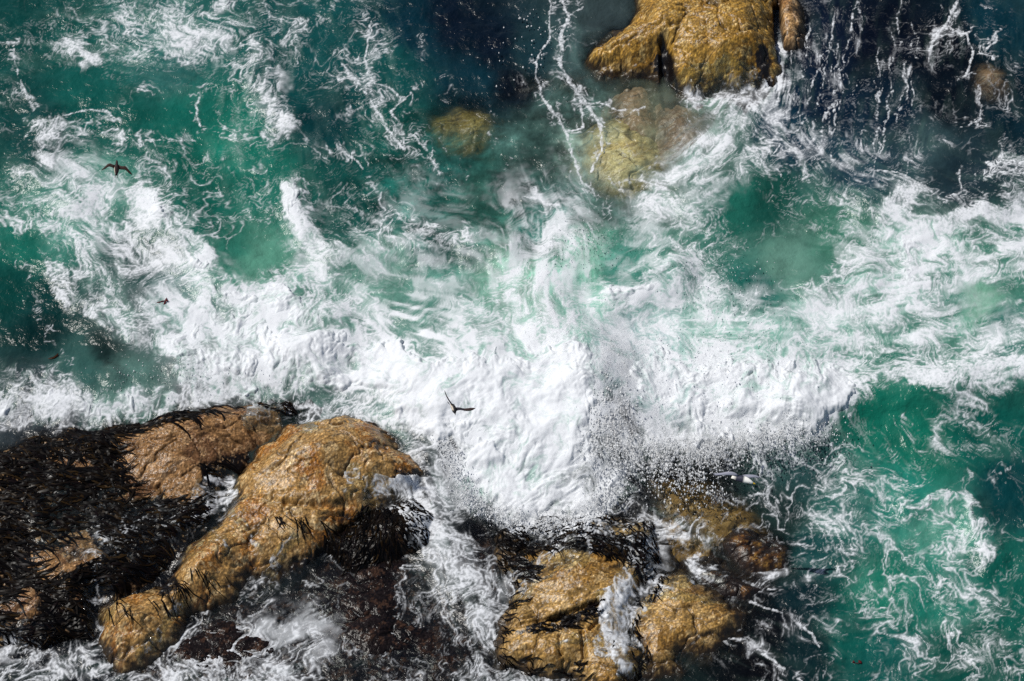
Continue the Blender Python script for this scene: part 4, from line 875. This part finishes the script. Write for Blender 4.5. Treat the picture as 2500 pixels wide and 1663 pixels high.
def dark2(kind, t, u, s):
    if kind == 'body':
        if s < -.45 and t > .42: return (222, 208, 190)
        return (44, 42, 42)
    if t > .45: return (60, 44, 42) if s > 0 else (40, 34, 34)
    return (38, 36, 44)
make_bird('black seabird banking over bright white surf, one wing raised high', 'seabird', (1110, 1000), 14.0, .0702, (735, 1080),
    [(762, 1280, 4, 4, 30), (756, 1240, 12, 12, 32), (748, 1200, 36, 34, 34), (736, 1160, 62, 56, 30), (725, 1115, 76, 70, 20), (712, 1065, 82, 74, 10), (696, 1015, 84, 70, 0), (672, 970, 78, 62, -12), (646, 930, 62, 50, -24), (618, 900, 42, 34, -34), (590, 878, 24, 14, -40)],
    [dict(side=-1, ring=4, st=[((655, 1010), (690, 940), 10), ((628, 945), (655, 890), 24), ((590, 870), (622, 838), 44), ((540, 795), (572, 765), 70), ((488, 708), (520, 682), 100), ((445, 622), (476, 608), 126), ((410, 530), (440, 522), 150), ((390, 460), (414, 458), 170), ((386, 408), (396, 408), 184)], thick=10),
     dict(side=1, ring=3, st=[((800, 1130), (775, 1005), 10), ((850, 1110), (850, 1002), 16), ((930, 1098), (935, 1010), 22), ((1010, 1110), (1010, 1030), 24), ((1090, 1128), (1090, 1042), 22), ((1180, 1136), (1180, 1030), 16), ((1280, 1128), (1290, 1018), 8), ((1370, 1100), (1390, 1018), 0), ((1430, 1060), (1440, 1028), -8), ((1462, 1040), (1464, 1036), -12)], thick=10)],
    dark2, [('foot', [(575, 905, -40, 12), (540, 885, -40, 9), (515, 850, -40, 15), (480, 800, -40, 6)], (34, 30, 30), None), ('foot', [(660, 960, 0, 14), (690, 920, 12, 18), (715, 895, 14, 16), (730, 890, 14, 6)], (46, 44, 44), None)], 'seabirds flying over the surf')
def gull_col(kind, t, u, s):
    if kind == 'body':
        if t < .46: return (248, 246, 240)
        if t > .86: return (238, 234, 224)
        return (44, 46, 62) if u > -.5 else (225, 222, 215)
    if t > .82 and s > 0 and u > .3: return (40, 40, 46)
    return (152, 154, 168) if s > 0 else (190, 190, 196)
make_bird('white headed gull with slate back and yellow bill, wings spread low over the wet rock', 'gull', (1815, 1170), 4.0, .0735, (1400, 740),
    [(1720, 868, 20, 20, 60), (1690, 858, 40, 38, 62), (1640, 836, 66, 60, 64), (1580, 806, 82, 74, 62), (1510, 776, 104, 86, 52), (1440, 752, 116, 96, 40), (1370, 735, 120, 96, 30), (1300, 725, 114, 86, 20), (1230, 722, 96, 66, 14), (1165, 718, 70, 40, 20), (1090, 690, 52, 18, 40), (1010, 650, 64, 8, 60)],
    [dict(side=1, ring=4, st=[((1495, 690), (1380, 598), 50), ((1560, 690), (1480, 586), 70), ((1640, 694), (1590, 584), 74), ((1730, 684), (1700, 588), 62), ((1815, 682), (1800, 604), 46), ((1895, 692), (1880, 636), 30), ((1960, 702), (1950, 672), 16), ((2010, 722), (2005, 712), 8)], thick=12),
     dict(side=1, ring=7, st=[((1260, 640), (1150, 640), 30), ((1180, 560), (1060, 628), 60), ((1090, 510), (990, 612), 74), ((980, 486), (900, 606), 76), ((860, 492), (790, 604), 66), ((730, 518), (690, 606), 50), ((600, 536), (570, 612), 30), ((490, 548), (470, 616), 14), ((410, 540), (400, 590), 2), ((375, 556), (378, 566), -4)], thick=12)],
    gull_col, [('beak', [(1690, 858, 62, 34), (1730, 872, 62, 28), (1765, 888, 60, 20), (1790, 900, 58, 8), (1798, 908, 56, 3)], (225, 186, 30), None), ('eye', [(1592, 838, 122, 8), (1600, 836, 126, 12), (1608, 834, 122, 8)], (40, 30, 24), None)], 'seabirds flying over the surf')
print('scene built', NX, NY)
